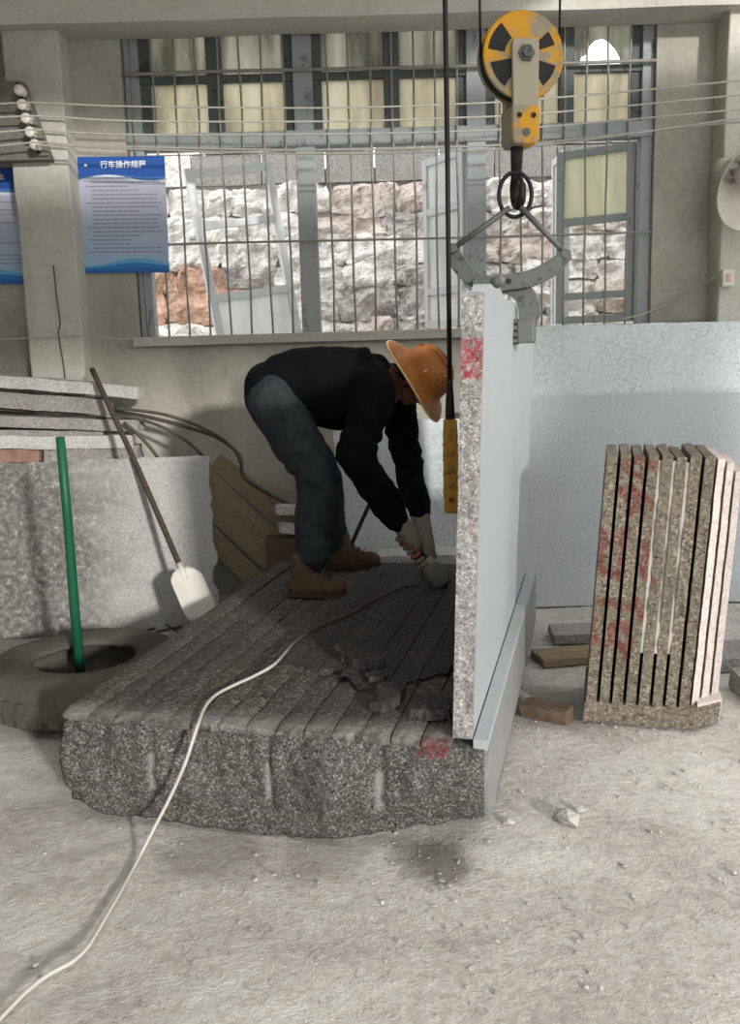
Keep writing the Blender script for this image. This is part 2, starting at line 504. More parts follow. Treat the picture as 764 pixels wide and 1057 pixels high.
# opened casements, hinged on the posts and swung out of the room
def casement(hx, hy, ang, width, z0, z1, bars, mat, panemat, lean=0, par=win, glass=None):
    c = empty('casement', (hx, hy - (5.75 if par else 0), 0), ang); c.parent = par
    f = .045
    for (a, b) in ((0, f), (width - f, width)):
        obj('stile', box_bm(a, b, -.018, .018, z0, z1), mat, c)
    for zc in [z0 + f / 2, z1 - f / 2] + bars:
        obj('rail', box_bm(f, width - f, -.016, .016, zc - f / 2, zc + f / 2), mat, c)
    lev = [z0] + sorted(bars) + [z1]
    for i, (a, b) in enumerate(zip(lev, lev[1:])):
        if glass and glass[i]:
            obj('pane', box_bm(f, width - f, -.003, .003, a + f / 2, b - f / 2), glass[i], c)
    return c
M['milky'] = glass_mat('milky_glass', ('#d9dcda', '#e8eae8', '#f3f4f2'))
M['greenish'] = glass_mat('dusty_greenish_glass', ('#cfcfbd', '#dfdecb', '#ebe9da'))
casement(.63, 5.84, math.radians(180 - 62), .46, 1.63, 2.69, [1.86, 2.36], M['white_paint'], None, glass=[M['milky'], M['milky'], M['milky']])
casement(1.665, 5.84, math.radians(180 - 34), .50, 1.63, 2.69, [1.80, 2.26], M['frame'], None, glass=[None, None, M['greenish']])
casement(1.34, 6.25, math.radians(90), .42, 1.60, 2.75, [], M['white_paint'], None, glass=[M['milky']])

# ---- outdoors: rubble wall behind the window
YO = 8.30
sw = tag(empty('stone_wall', (0, YO, 0)), 'sunlit rubble stone wall with a concrete block top, outside the barred window', 'wall')
obj('core', box_bm(-3.6, 5.0, .05, .5, 0, 3.05), M['mortar'], sw)
rnd = random.Random(11)
zband = at(380, 190, YO).z
def stone_bm(x0, x1, z0, z1, depth, seed):
    ax, az = (x1 - x0) / 2, (z1 - z0) / 2
    cx, cz = (x0 + x1) / 2, (z0 + z1) / 2
    def fn(c):
        u, w = (c.x - cx) / ax, (c.z - cz) / az
        k = 1 - .12 * (u * u * w * w)
        q = Vector((cx + ax * u * k, c.y, cz + az * w * k))
        if c.y < .04:
            q.y -= depth * (1 - .55 * max(abs(u), abs(w)) ** 3) + .085 * fbm((q.x, seed, q.z), 7)
        q.x += .035 * fbm((q.x, q.z, seed), 4); q.z += .035 * fbm((q.z, q.x, seed + 9), 4)
        return q
    return box_bm(x0, x1, 0, .08, z0, z1, 14, 1, 9, fn=fn)
z = 1.30
row = 0
while z < zband - .06:
    h = rnd.uniform(.16, .34)
    if zband - (z + h) < .14: h = zband - z
    x = -3.5 + rnd.uniform(0, .2)
    while x < 4.6:
        w = rnd.uniform(.24, .75)
        mt = rnd.choices(['stone_white', 'stone_grey', 'stone_pink'], [6, 2, 2])[0]
        if x < -1.5 and z > 1.95: mt = 'stone_white'
        if -2.4 < x + w / 2 < -1.3 and 1.55 < z < 2.05: mt = 'stone_red'
        dz = rnd.uniform(-.02, .02)
        obj('stone', stone_bm(x - .012, x + w + .012, z - .012 + dz, z + h + .012 + dz, rnd.uniform(.03, .08), rnd.random() * 50), M[mt], sw, smooth=False)
        x += w
    z += h; row += 1
# two courses of concrete blocks over the rubble
for r, (za, zb) in enumerate(((zband + .02, zband + .27), (zband + .28, zband + .55), (zband + .56, zband + .83))):
    x = -3.5 + .2 * r
    while x < 4.6:
        w = rnd.uniform(.40, .60)
        def bfn(c):
            return Vector((c.x, c.y + .008 * fbm(c, 9), c.z + .006 * fbm((c.x, c.z, 4), 6)))
        mt = M['stone_white'] if x < -1.45 else M['block_grey']
        obj('block', box_bm(x + .006, x + w - .006, -.02 + rnd.uniform(-.015, .015), .06, za, zb, 4, 1, 2, fn=bfn), mt, sw)
        x += w
structure('ground', box_bm(-3.5, 6.2, YW + .2, 10.5, -.06, -.01), M['dirt'])

# sash that has come off its hinges and leans out there
ls = tag(empty('loose_window_sash', (-.62, 6.30, 1.0)), 'loose grey wooden window sash leaning crookedly outside behind the left window post', 'window sash')
ls.rotation_euler = (math.radians(-3), math.radians(-7.5), math.radians(24))
for a in (-.27, .27):
    obj('stile', box_bm(a - .025, a + .025, -.02, .02, 0, 1.72), M['white_paint'], ls)
for zc in (.03, .90, 1.36, 1.69):
    obj('rail', box_bm(-.245, .245, -.018, .018, zc - .024, zc + .024), M['white_paint'], ls)
obj('pane', box_bm(-.245, .245, -.003, .003, .05, .876), M['milky'], ls)
# brick pier the sash stands on
tag(obj('sash_shelf', box_bm(-1.2, .2, 6.05, 6.55, 0, 1.0), M['mortar']), kind='structure')

# ---------------------------------------------------------------- the granite block on the floor
BA = math.radians(14)
BO = Vector((-1.016, 2.857, 0))
BS, BG = Vector((math.cos(BA), -math.sin(BA), 0)), Vector((math.sin(BA), math.cos(BA), 0))
def Lb(p):
    d = p - BO; return Vector((d.dot(BS), d.dot(BG), p.z))
def onblock(px, py, z=.37): return Lb(atz(px, py, z))
blk = tag(empty('granite_block', BO, -BA), 'big rough grey granite block lying on the floor, its top sawn into strips', 'stone block')
BL_, BW_ = 2.14, 1.372
ZB = .345
bot = [(0, .07), (.138, .02), (.328, .02), (.46, .0), (.77, .0), (.99, .03), (1.17, .085), (1.372, .125)]
def lerp_tab(t, x):
    if x <= t[0][0]: return t[0][1]
    for (a, p), (b, q) in zip(t, t[1:]):
        if x <= b: return p + (q - p) * (x - a) / (b - a)
    return t[-1][1]
def block_fn(c):
    q = c.copy()
    f = c.z / ZB
    fr = max(0, 1 - c.y / .35)
    zb = lerp_tab(bot, c.x) * fr + .03 * (1 - fr) + (0 if f > .99 else .012 * abs(fbm((c.x * 3, c.y, 0), 3)))
    q.z = zb + (ZB - zb) * f
    if c.y < .001:
        bul = .045 * math.sin(math.pi * min(1, f * .85 + .1)) 
        q.y -= bul * (.6 + .8 * (fbm((c.x, 0, c.z), 2.2) + .3)) + .018 * fbm((c.x, 1, c.z), 5) + .013 * fbm((c.x, 2, c.z), 24, 4)
        for gx in (.31, .70, 1.06):                        # traces of the drill holes
            if abs(c.x - gx) < .012 and f > .3: q.y += .012
        if f > .99: q.y = -.006 + .006 * fbm((c.x, 2, c.z), 14)
    if c.x < .001:
        q.x -= .03 * math.sin(math.pi * f) * (.8 + fbm((0, c.y, c.z), 3)) + .01 * fbm((0, c.y, c.z), 11)
        if c.y < .001: q.x += .02 * (1 - f)
    return q
body = obj('body', box_bm(0, BW_, 0, BL_, 0, ZB, 112, 60, 26, fn=block_fn), M['granite_rough'], blk, smooth=True)
def body_paint(c):
    r = 0
    if 1.165 < c.x < 1.265 and c.y < .05 and c.z > .312: r = 1 if fbm(c, 30) > -.25 else .3
    g = 0
    for gx in (.31, .70, 1.06):
        if abs(c.x - gx) < .009 and .13 < c.z < .25: g = .55
    return r, g
set_paint(body, body_paint)
# sawn strips along its top; those on the right carry a further broken layer
ust = 1.277
NS = 14
brk = [(.54, .49), (.66, .48), (.735, .45), (.78, .49), (.83, .43), (.90, .31), (1.0, .31), (1.07, .41), (1.13, .45), (1.19, .56), (1.28, .50)]
sw_ = ust / NS
for i in range(NS):
    a, b = i * sw_ + .0024, (i + 1) * sw_ - .0024
    sd = i * 3.7
    zt = .37 + rnd.uniform(-.006, .005)
    def sfn(c, a=a, b=b, sd=sd, zt=zt):
        q = c.copy()
        if c.z > .36:
            q.z -= .004 * abs((c.x - (a + b) / 2) / ((b - a) / 2)) ** 2
            q.z += .0035 * fbm((c.x, c.y, sd), 7) + .002 * fbm((c.x, c.y, sd), 30, 2)
            if c.y < .001: q.z -= .010 + .004 * fbm((c.x, sd, 0), 25)
        q.x += .0022 * fbm((c.y, sd, c.z), 8)
        if c.y < .001: q.y = -.014 + .018 * fbm((c.x * 2, sd, c.z), 14)
        return q
    o = obj('strip', box_bm(a, b, 0, BL_ - .01 - .02 * rnd.random(), ZB - .004, zt, 4, 90, 1, fn=sfn), M['granite_top'], blk, smooth=False)
    set_paint(o, lambda c: ((1 if (1.165 < c.x < 1.265 and c.y < .012) else 0), max(0, .42 - c.y * 4) if c.z > .36 else 0.15))
    if a > .53:
        v0 = lerp_tab(brk, (a + b) / 2)
        zl = .388 + rnd.uniform(-.003, .003)
        def lfn(c, v0=v0, sd=sd):
            q = c.copy()
            if c.y < v0 + .01: q.y = lerp_tab(brk, c.x) + .016 * fbm((c.x, sd, c.z), 20)
            if c.z > .38: q.z += .003 * fbm((c.x, c.y, sd + 5), 9)
            return q
        obj('broken_strip', box_bm(a - .001, b + .001, v0, BL_ - .03, .366, zl, 4, 60, 1, fn=lfn), M['granite_layer'], blk)
# thin strip standing at the right edge of the standing slab
o = obj('strip', box_bm(1.340, 1.382, 0, BL_ - .02, ZB - .004, .372, 4, 50, 1, fn=lambda c: c + Vector((0, -.006 + .008 * fbm(c, 14) if c.y < .001 else 0, 0))), M['granite_pale'], blk)
obj('sawn_side', box_bm(1.372, 1.384, .004, BL_ - .01, .10, ZB - .004, 1, 40, 6, fn=lambda c: c + Vector((0, -.006 + .008 * fbm(c, 14) if c.y < .005 else 0, .02 if c.z < .11 and c.y < .1 else 0))), M['granite_side_shaded'], blk)  # side face coloured darker than the pale strip, painting in its shade
# loose flakes broken off the top
def flake(poly, z, th, label, seed):
    pts = [onblock(x, y, z) for x, y in poly]
    bm = bmesh.new()
    fine = []
    for i in range(len(pts)):
        a, b = pts[i], pts[(i + 1) % len(pts)]
        for k in range(5):
            q = a.lerp(b, k / 5); q = q + Vector((.008 * fbm((q.x, q.y, seed), 25), .008 * fbm((q.y, q.x, seed), 25), 0)); fine.append(q)
    lo = [bm.verts.new((q.x, q.y, z)) for q in fine]
    cx = sum((q for q in fine), Vector()) / len(fine)
    hi = [bm.verts.new((q.x + (cx.x - q.x) * .06, q.y + (cx.y - q.y) * .06, z + th * (1 + .35 * fbm((q.x, q.y, seed), 14)))) for q in fine]
    bm.faces.new(lo[::-1]); bm.faces.new(hi)
    for i in range(len(lo)): bm.faces.new((lo[i], lo[(i + 1) % len(lo)], hi[(i + 1) % len(lo)], hi[i]))
    o = obj('stone_flake', bm, M['granite_layer'])
    o.location = BO; o.rotation_euler = (0, 0, -BA)
    return tag(o, label, 'stone flake', 'broken flakes on the sawn block')
flake([(343, 678), (352, 665), (372, 678), (400, 687), (392, 694), (365, 690)], .392, .034, 'long dark granite flake nearest the worker\'s boots, lying on the sawn block', 3)
flake([(380, 734), (388, 715), (404, 710), (420, 712), (413, 728), (402, 737)], .377, .026, 'broad dark granite flake at the centre of the broken patch on the block', 8)
flake([(422, 742), (433, 730), (450, 725), (465, 728), (465, 742), (446, 744)], .377, .032, 'dark granite flake against the foot of the standing slab', 14)
flake([(374, 703), (390, 699), (402, 702), (396, 707), (382, 709)], .377, .028, 'small dark granite chip between the larger flakes on the block', 19)

# ---------------------------------------------------------------- slab held upright by the clamp
slab = tag(empty('standing_slab', BO, -BA), 'tall thin pale granite slab standing upright on the block, held by the lifting clamp', 'stone slab')
LEAN = .041 / 1.28
def shear(c): return Vector((c.x + (c.z - .37) * LEAN, c.y, c.z))
def slab_fn(c):
    q = c.copy()
    if c.z > 1.64:
        q.z += -.006 + .016 * fbm((c.x, c.y, 5), 7) + (.018 if .12 < c.y < .5 else 0) - .02 * max(0, (c.y - 1.7) / .35)
    return shear(q)
sb = obj('sawn_body', box_bm(1.287, 1.336, .012, 2.05, .372, 1.655, 1, 60, 30, fn=slab_fn), M['granite_pale'], slab)
def edge_fn(c):
    q = c.copy()
    if c.y < .001: q.y += -.004 + .010 * fbm((c.x, c.z, 0), 12) + .004 * fbm((c.x, c.z, 3), 40, 2)
    if c.z > 1.63: q.z += .008 * fbm((c.x, c.y, 2), 25)
    return shear(q)
se = obj('split_edge', box_bm(1.279, 1.337, 0, .02, .372, 1.645, 8, 2, 130, fn=edge_fn), M['granite_edge'], slab, smooth=False)
set_paint(se, lambda c: ((1 if 1.41 < c.z < 1.525 else 0), 0))
obj('split_back', box_bm(1.279, 1.2875, .02, 2.05, .40, 1.65, 1, 50, 30, fn=lambda c: shear(c + Vector((.004 * fbm(c, 9) if c.x < 1.28 else 0, 0, .015 * fbm(c, 7) if c.z > 1.64 else 0)))), M['granite_edge'], slab)

# ---------------------------------------------------------------- sawn bundle standing on end
BR = math.radians(14)
bun = tag(empty('sawn_bundle', (.84, 3.50, 0), -BR), 'brown rough-faced granite block sawn into upright slices, with red paint strokes, on the right', 'stone block')
NB = 11
bw = .0505
BH = 1.075
blean = .066
red = []                                                     # brush strokes in photograph pixels, carried on to the stone's front face
def px_front(px, py):
    p = atp(px, py, Vector((.84, 3.50, 0)), Vector((math.sin(BR), math.cos(BR), 0))) - Vector((.84, 3.50, 0))
    return Vector((p.x * math.cos(BR) - p.y * math.sin(BR), p.z))
for line in ([(643, 478), (650, 487), (660, 492)], [(655, 474), (676, 480)], [(640, 505), (648, 515)], [(653, 505), (662, 512), (658, 522), (652, 530)],
             [(664, 510), (672, 522)], [(622, 550), (620, 590)], [(645, 548), (640, 592)], [(619, 588), (640, 595)], [(621, 562), (640, 556)], [(668, 560), (664, 590), (672, 602)],
             [(613, 620), (632, 624), (654, 627)], [(656, 620), (664, 640)], [(611, 645), (614, 660), (624, 665)], [(630, 648), (634, 662), (642, 668)], [(645, 645), (650, 658), (646, 678)], [(634, 646), (648, 645)], [(618, 470), (618, 500)], [(612, 640), (609, 662)]):
    q = [px_front(x, y) for x, y in line]
    red += list(zip(q, q[1:]))
def red_mask(x, z):
    p = Vector((x, z))
    best = 9
    for a, b in red:
        d = b - a
        t = max(0, min(1, (p - a).dot(d) / max(d.dot(d), 1e-9)))
        best = min(best, (p - (a + d * t)).length)
    w = .014 + .005 * fbm((x, 0, z), 30)
    return 1.0 if best < w else (.5 if best < w + .006 else 0)
u0 = 0.0
xs_, fronts = [], []
for i in range(NB):
    white = i >= 8
    th = bw * (.98 if i % 2 else 1.02) if not white else .042
    d0 = 0 if not white else .03 + (i - 8) * .055
    zt = BH + .006 * math.sin(i * 2.3) - (0 if not white else (i - 7.6) * .030)
    def bfn(c, th=th, d0=d0, i=i, white=white, u0=u0):
        q = c.copy()
        if c.y < d0 + .001:
            q.y += .010 * fbm((c.x + u0, c.z, 0), 6) + .006 * fbm((c.x + u0, c.z, 5), 22, 3)
            if white: q.y += (c.x / th) * .05 + .012 * fbm((c.x + u0, c.z, 9), 7)
        if c.z > 1.0: q.z += .008 * fbm((c.x + u0, c.y, 1), 12)
        q.x += u0 + q.z * blean
        return q
    mt = M['granite_white'] if white else M['granite_brown']
    o = obj('slice', box_bm(0, th - .0125, d0, .42, .055, zt, 6, 3, 150, fn=bfn), mt, bun)
    if not white: set_paint(o, lambda c: ((red_mask(c.x, c.z) if c.y < .03 else 0), 0))
    if i in (3, 4, 5):  # pale strips set in some of the kerfs
        obj('kerf_strip', box_bm(u0 + th - .0125, u0 + th, .006, .03, .30, zt - .02, 1, 1, 12, fn=lambda c: Vector((c.x + c.z * blean, c.y, c.z))), M['kerf_strip'], bun)
    u0 += th
def base_fn(c):
    q = c.copy()
    wf = max(0, (c.x - .42) / .13)
    if c.y < .001: q.y += .012 * fbm((c.x, c.z, 0), 6) + .006 * fbm((c.x, c.z, 5), 22, 3) + max(0, wf) * .12
    if c.z < .001: q.z += .012 * abs(fbm((c.x, c.y, 2), 9))
    q.x += q.z * blean
    return q
o = obj('uncut_foot', box_bm(-.006, u0 - .01, 0, .42, 0, .085, 50, 4, 8, fn=base_fn), M['granite_brown'], bun)
set_paint(o, lambda c: (0, 0))
obj('broken_corner', box_bm(.425, u0 - .006, .06, .40, .0, .09, 10, 4, 6, fn=lambda c: Vector((c.x + c.z * blean, c.y + (.004 + (c.x - .42) * .8 - .05 if c.y < .07 else 0) + .01 * fbm(c, 10), c.z * 1.03 + .004))), M['granite_white'], bun)

# ---------------------------------------------------------------- slabs leaning on the back wall
def leaning_slab(name, x0, x1, y_bot, y_top, ztop, th, mat, label, rz=0, jag=(0, 0), topfn=None, nx=60, nz=24, group=None):
    o = None
    L = math.hypot(ztop, y_top - y_bot)
    tilt = -math.atan2(y_top - y_bot, ztop)
    w = x1 - x0
    def fn(c):
        q = c.copy()
        if c.x > w - .001: q.x += jag[1] * fbm((c.z, 3, 1), 9) - jag[1] * .6
        if c.x < .001: q.x += jag[0] * fbm((c.z, 7, 1), 9)
        if c.z > L - .001: q.z += .006 * fbm((c.x, 1, 0), 6) + (topfn(c.x) if topfn else 0)
        return q
    o = obj(name, box_bm(0, w, 0, th, 0, L, nx, 1, nz, fn=fn), mat)
    o.location = (x0, y_bot, 0); o.rotation_euler = (tilt, 0, rz)
    return tag(o, label, 'stone slab', group)
leaning_slab('leaning_slab', -2.45, -.845, 4.80, 4.94, .945, .03, M['granite_lean'], 'speckled grey granite slab leaning on its long edge behind the tyre, shovel against it', math.radians(6), (0, .03))
leaning_slab('leaning_slab', .78, 2.95, 5.30, 5.455, 1.605, .03, M['granite_far_light'], 'taller pale slab leaning on the back wall at right, behind the shorter one')
leaning_slab('leaning_slab', .70, 2.95, 5.17, 5.34, 1.20, .03, M['granite_far'], 'wide blue-grey slab leaning in front of the taller one, behind the sliced block')
leaning_slab('leaning_slab', -.20, .66, 5.28, 5.42, 1.09, .03, M['granite_far_light'], 'pale slab leaning on the wall directly behind the bending worker', 0, (.03, 0))

# scrap slabs stacked behind the left leaning slab
def scrap(x0, x1, y0, y1, z0, z1, tilt, mat, label, name='scrap_slab', seed=0, cat='stone slab', group='scrap slabs stacked at the left'):
    w, d, h = x1 - x0, y1 - y0, z1 - z0
    def fn(c):
        q = c.copy()
        q += Vector((.02 * fbm((c.y, c.z, seed), 8) if abs(c.x) > w / 2 - .001 else 0, .012 * fbm((c.x, c.z, seed), 7) if c.y < -d / 2 + .001 else 0, .006 * fbm((c.x, c.y, seed), 6)))
        return q
    o = obj(name, box_bm(-w / 2, w / 2, -d / 2, d / 2, -h / 2, h / 2, 30, 3, 3, fn=fn), mat)
    o.location = ((x0 + x1) / 2, (y0 + y1) / 2, (z0 + z1) / 2); o.rotation_euler = (0, tilt, 0)
    return tag(o, label, cat, group)
zs = 0.0
YS0, YS1 = 5.37, 5.51
scrap(-2.9, -1.45, 5.27, 5.51, 0, .30, 0, M['scrap_dark'], 'thick lowest granite offcut on the floor under the scrap stack', seed=1)
scrap(-2.9, -1.40, 5.27, 5.51, .305, .60, 0, M['scrap_dark'], 'thick granite offcut second from the floor in the scrap stack', seed=2)
scrap(-2.9, -1.42, 5.28, 5.51, .605, .90, 0, M['scrap_dark'], 'thick granite offcut third from the floor in the scrap stack', seed=3)
scrap(-2.9, -1.92, YS0, YS1, .905, .985, 0, mat_plain('reddish_timber', '#8a6d60', .8), 'reddish brown timber baulk low in the scrap stack at the left', 'timber_baulk', 4, 'timber')
scrap(-1.90, -1.35, YS0, YS1, .905, .985, 0, M['scrap_dark'], 'short grey offcut lying at the right of the reddish timber', seed=5)
scrap(-2.9, -1.38, YS0 - .02, YS1, .99, 1.065, math.radians(1.2), M['scrap'], 'long pale slab just above the reddish timber in the scrap stack', seed=6)
scrap(-2.9, -1.55, YS0 + .03, YS1, 1.068, 1.10, math.radians(2.4), M['scrap_dark'], 'thin dark dusty slab in the middle of the scrap stack', seed=7)
scrap(-2.9, -1.33, YS0, YS1, 1.115, 1.18, math.radians(3.6), M['scrap_dark'], 'grey slab with a ragged end in the middle of the scrap stack', seed=8)
scrap(-2.3, -1.60, YS0 + .05, YS1, 1.195, 1.228, math.radians(4.5), M['timber'], 'short wooden packer between the upper slabs of the scrap stack', 'wood_packer', 9, 'timber')
scrap(-2.9, -1.50, YS0, YS1, 1.235, 1.325, math.radians(5.6), M['scrap_dark'], 'thick grey slab second from the top of the scrap stack', seed=10)
scrap(-2.9, -1.305, YS0 - .02, YS1, 1.345, 1.413, math.radians(6.4), M['scrap'], 'pale topmost slab of the scrap stack, longest at its right end', seed=11)

# ---------------------------------------------------------------- tyre with a green pole standing in it, shovel
M['rubber'] = mat_plaster('dusty_rubber', '#56524b', '#35322e', '#736d63', bump=.6)
M['green'] = mat_worn('green_pole_paint', '#17543c', '#14382a', .62, 20, .45)
M['shaft'] = mat_wood('dark_shovel_handle', '#37312b', '#544b41', (14, 14, 2))
M['blade'] = mat_worn('whitened_steel', '#d2cdc4', '#a59f96', .62, 12, .6)
ty = tag(empty('tyre', (-1.275, 3.90, 0)), 'old dusty truck tyre lying flat, a green pole standing in its hole', 'tyre')
prof = [(.30, .035), (.335, .10), (.30, .175), (.222, .176), (.214, .186), (.22, .20), (.235, .207), (.27, .212), (.33, .222), (.385, .212), (.425, .180), (.445, .14), (.447, .09), (.425, .035), (.38, .008), (.30, .0), (.25, .006), (.22, .012), (.22, .024), (.30, .035)]
bm = lathe_bm(prof, 72)
for v in bm.verts:
    a = math.atan2(v.co.y, v.co.x); r = math.hypot(v.co.x, v.co.y)
    k = .010 * fbm((math.cos(a) * 2, math.sin(a) * 2, v.co.z * 5), 2.4)
    if r > .40: k += .012 * fbm((math.cos(a) * 4, math.sin(a) * 4, v.co.z * 9), 2)
    v.co.x += math.cos(a) * k; v.co.y += math.sin(a) * k; v.co.z = max(0, v.co.z + k * .6)
obj('carcass', bm, M['rubber'], ty, smooth=True)
bm = bmesh.new()
for k in range(40):                                            # tread lugs round the wall
    a = 2 * math.pi * k / 40
    sub = box_bm(.432, .449, -.020, .018, .05, .15, 1, 1, 1)
    for v in sub.verts: v.co = Matrix.Rotation(a, 3, 'Z') @ v.co
    me = bpy.data.meshes.new('x'); sub.to_mesh(me); sub.free(); bm.from_mesh(me); bpy.data.meshes.remove(me)
tag(obj('tread', bm, M['rubber'], ty), kind='stuff')
obj('hole_dark_disc', lathe_bm([(.0, .004), (.25, .004), (.26, .02)], 32), mat_plain('hole_shade_black', '#1d1b19', .9), ty)  # black disc over the floor paints the dark inside the tyre
tag(obj('green_pole', tube_bm([(-1.345, 4.02, .008), (-1.335, 3.99, .4), (-1.318, 3.95, .8), (-1.303, 3.90, 1.17)], [.024, .023, .021, .020], 10), M['green'], smooth=True),
    'dark green painted pole standing upright in the tyre', 'pole')
sh = tag(empty('shovel', (-.945, 4.74, .0)), 'long-handled shovel with a whitened blade leaning on the speckled slab', 'shovel')
tip, top = at(210, 643, 4.55), at(95, 381, 5.33)
sh.location = tip
ax = (top - tip).normalized()
blade_top = at(187, 587, 4.70) - tip
hp = [blade_top - ax * .02, blade_top.lerp(top - tip, .5) + Vector((.008, 0, 0)), top - tip]
obj('handle', tube_bm(spline(hp, 8), .0155, 10), M['shaft'], sh, smooth=True)
sidev = ax.cross(Vector((.55, -.75, .2))).normalized()
nrm = sidev.cross(ax).normalized()
bm = bmesh.new()
rows = []
Lb_ = .30
for i in range(13):
    t = i / 12
    w = .09 * (1.0 if t > .2 else .30 + .70 * (t / .2) ** .6)
    if t > .9: w *= 1 - .15 * ((t - .9) / .1)
    row = []
    for j in range(9):
        s = j / 4 - 1
        row.append(blade_top - ax * (Lb_ * t) + sidev * (s * w) - nrm * (.018 * (1 - s * s) - .012))
    rows.append(row)
vv = [[bm.verts.new(p) for p in r] for r in rows]
vb = [[bm.verts.new(p + nrm * .005) for p in r] for r in rows]
for a in range(12):
    for b in range(8):
        bm.faces.new((vv[a][b], vv[a][b + 1], vv[a + 1][b + 1], vv[a + 1][b])); bm.faces.new((vb[a][b], vb[a + 1][b], vb[a + 1][b + 1], vb[a][b + 1]))
for a in range(12):
    for b in (0, 8): bm.faces.new((vv[a][b], vv[a + 1][b], vb[a + 1][b], vb[a][b]))
for b in range(8):
    for a in (0, 12): bm.faces.new((vv[a][b], vb[a][b], vb[a][b + 1], vv[a][b + 1]))
obj('blade', bm, M['blade'], sh, smooth=True)
obj('socket', tube_bm([blade_top - ax * .07, blade_top + ax * .03], [.014, .019], 10), M['blade'], sh, smooth=True)

# planks leaning on the wall, hoses, bits
for k, (x0, y0, x1, y1, lab) in enumerate([(222, 476, 312, 552, 'topmost brown plank of the row leaning on the wall behind the slab'),
                                           (214, 494, 306, 578, 'second brown plank from the top leaning on the back wall'),
                                           (206, 512, 300, 600, 'third brown plank from the top leaning on the back wall'),
                                           (200, 536, 282, 616, 'lowest brown plank leaning on the wall, half behind the block')]):
    Y = 5.62 - .035 * k
    a, b = at(x0, y0, Y), at(x1, y1, Y - .06)
    d = (b - a); L = d.length
    def fn(c, k=k): return c + Vector((0, .004 * fbm(c, 4), .012 * fbm((c.x, k, 0), 2)))
    o = obj('plank', box_bm(0, L, -.012, .012, -.055, .055, 16, 1, 2, fn=fn), M['plank'])
    zx = d.normalized(); yx = Vector((0, 1, 0)); yx = (yx - zx * yx.dot(zx)).normalized(); zz = zx.cross(yx)
    o.matrix_world = Matrix.Translation(a) @ Matrix((zx, yx, zz)).transposed().to_4x4()
    tag(o, lab, 'plank', 'planks leaning on the back wall')
M['hose'] = mat_plain('dark_hose', '#4d473e', .7)
for k, (pts, lab) in enumerate([([(112, 424), (150, 430), (190, 440), (225, 452), (247, 470), (252, 492), (275, 508), (300, 522)], 'longest dark hose curving down over the planks'),
                                ([(118, 428), (155, 436), (185, 450), (205, 466), (216, 480)], 'lower dark hose dipping behind the leaning slab'),
                                ([(118, 421), (170, 428), (214, 444), (240, 462), (250, 480)], 'uppermost dark hose arching beside the scrap stack'),
                                ([(128, 436), (142, 448), (155, 462), (165, 475)], 'short dark hose nearest the shovel handle')]):
    cv = spline([at(x, y, 5.42 - .035 * k) for x, y in pts], 8)
    tag(obj('hose', tube_bm(cv, .010 if k else .012, 6), M['hose'], smooth=True), lab, 'hose', 'hoses beside the scrap stack')
M['pale_scrap'] = M['scrap']
for k, (x, y, lab) in enumerate([(298, 526, 'small pale stone offcut, upper one seen left of the worker\'s legs'), (301, 546, 'small pale stone offcut, lower one seen left of the worker\'s legs')]):
    p = at(x, y, 5.17)
    o = obj('stone_offcut', box_bm(-.075, .075, -.05, .05, -.022, .022, 6, 3, 2, fn=lambda c: c + Vector((.006 * fbm(c, 20), 0, .006 * fbm(c, 25)))), M['scrap'])
    o.location = p; o.rotation_euler = (0, math.radians(4 + 9 * k), .2)
    tag(o, lab, 'stone')
stk_z = at(301, 552, 5.17).z
o = obj('timber_stack', box_bm(-.60, -.28, 5.10, 5.24, 0, stk_z - .01, 6, 2, 4, fn=lambda c: c + Vector((.006 * fbm(c, 9), 0, .004 * fbm(c, 9)))), M['timber'])
tag(o, 'low dark timber baulk on the floor behind the block, pale offcuts on it', 'timber')
# low trestle behind the worker's hands
tr = tag(empty('trestle', (.32, 5.02, 0)), 'low trestle with a pale stone top behind the worker\'s boots and hands', 'trestle')
obj('top', box_bm(-.28, .24, -.11, .11, .33, .385, 12, 3, 2, fn=lambda c: c + Vector((0, .004 * fbm(c, 9), .004 * fbm(c, 12)))), M['scrap'], tr)
for x in (-.22, .20):
    obj('leg', box_bm(x - .03, x + .03, -.09, .09, 0, .329), M['timber'], tr, bevel=.004)
a, b = at(379, 526, 5.08), at(361, 566, 5.04)
M['dark_steel'] = mat_plain('dark_steel', '#2f2d2b', .5, .6)
b2 = a + (b - a) * (a.z / (a.z - b.z)); b2.z = 0.0
tag(obj('crowbar', tube_bm([a + (a - b) * .5, a, b2], [.012, .013, .012], 8), M['dark_steel'], smooth=True), 'dark steel bar leaning against the pale slab behind the worker\'s legs', 'crowbar')

# stone bar, timbers and chips on the floor at right
scrap(1.56, 2.6, 3.62, 3.85, 0, .085, 0, M['scrap_dark'], 'long low grey stone bar on the floor at the right of the sliced block', 'stone_bar', 21, 'stone bar', None)
scrap(1.50, 2.7, 4.02, 4.30, 0, .06, 0, M['scrap_dark'], 'flat grey stone strip on the floor behind the low stone bar', 'stone_strip', 25, 'stone strip', None)
o = scrap(.66, .85, 3.52, 3.62, .0, .05, 0, M['timber'], 'short dark wood block on the floor against the foot of the sliced block', 'wood_block', 22, 'timber', None); o.rotation_euler.z = -.5; o.location.x -= .05
o = scrap(.78, 1.35, 4.18, 4.36, 0, .035, 0, M['plank'], 'flat brown board on the floor between the standing slab and the sliced block', 'floor_board', 23, 'plank', None); o.rotation_euler.z = .10
o = scrap(.92, 1.40, 4.48, 4.68, 0, .05, 0, M['scrap_dark'], 'grey stone strip on the floor behind the brown board', 'stone_strip', 24, 'stone strip', None)
rnd2 = random.Random(5)
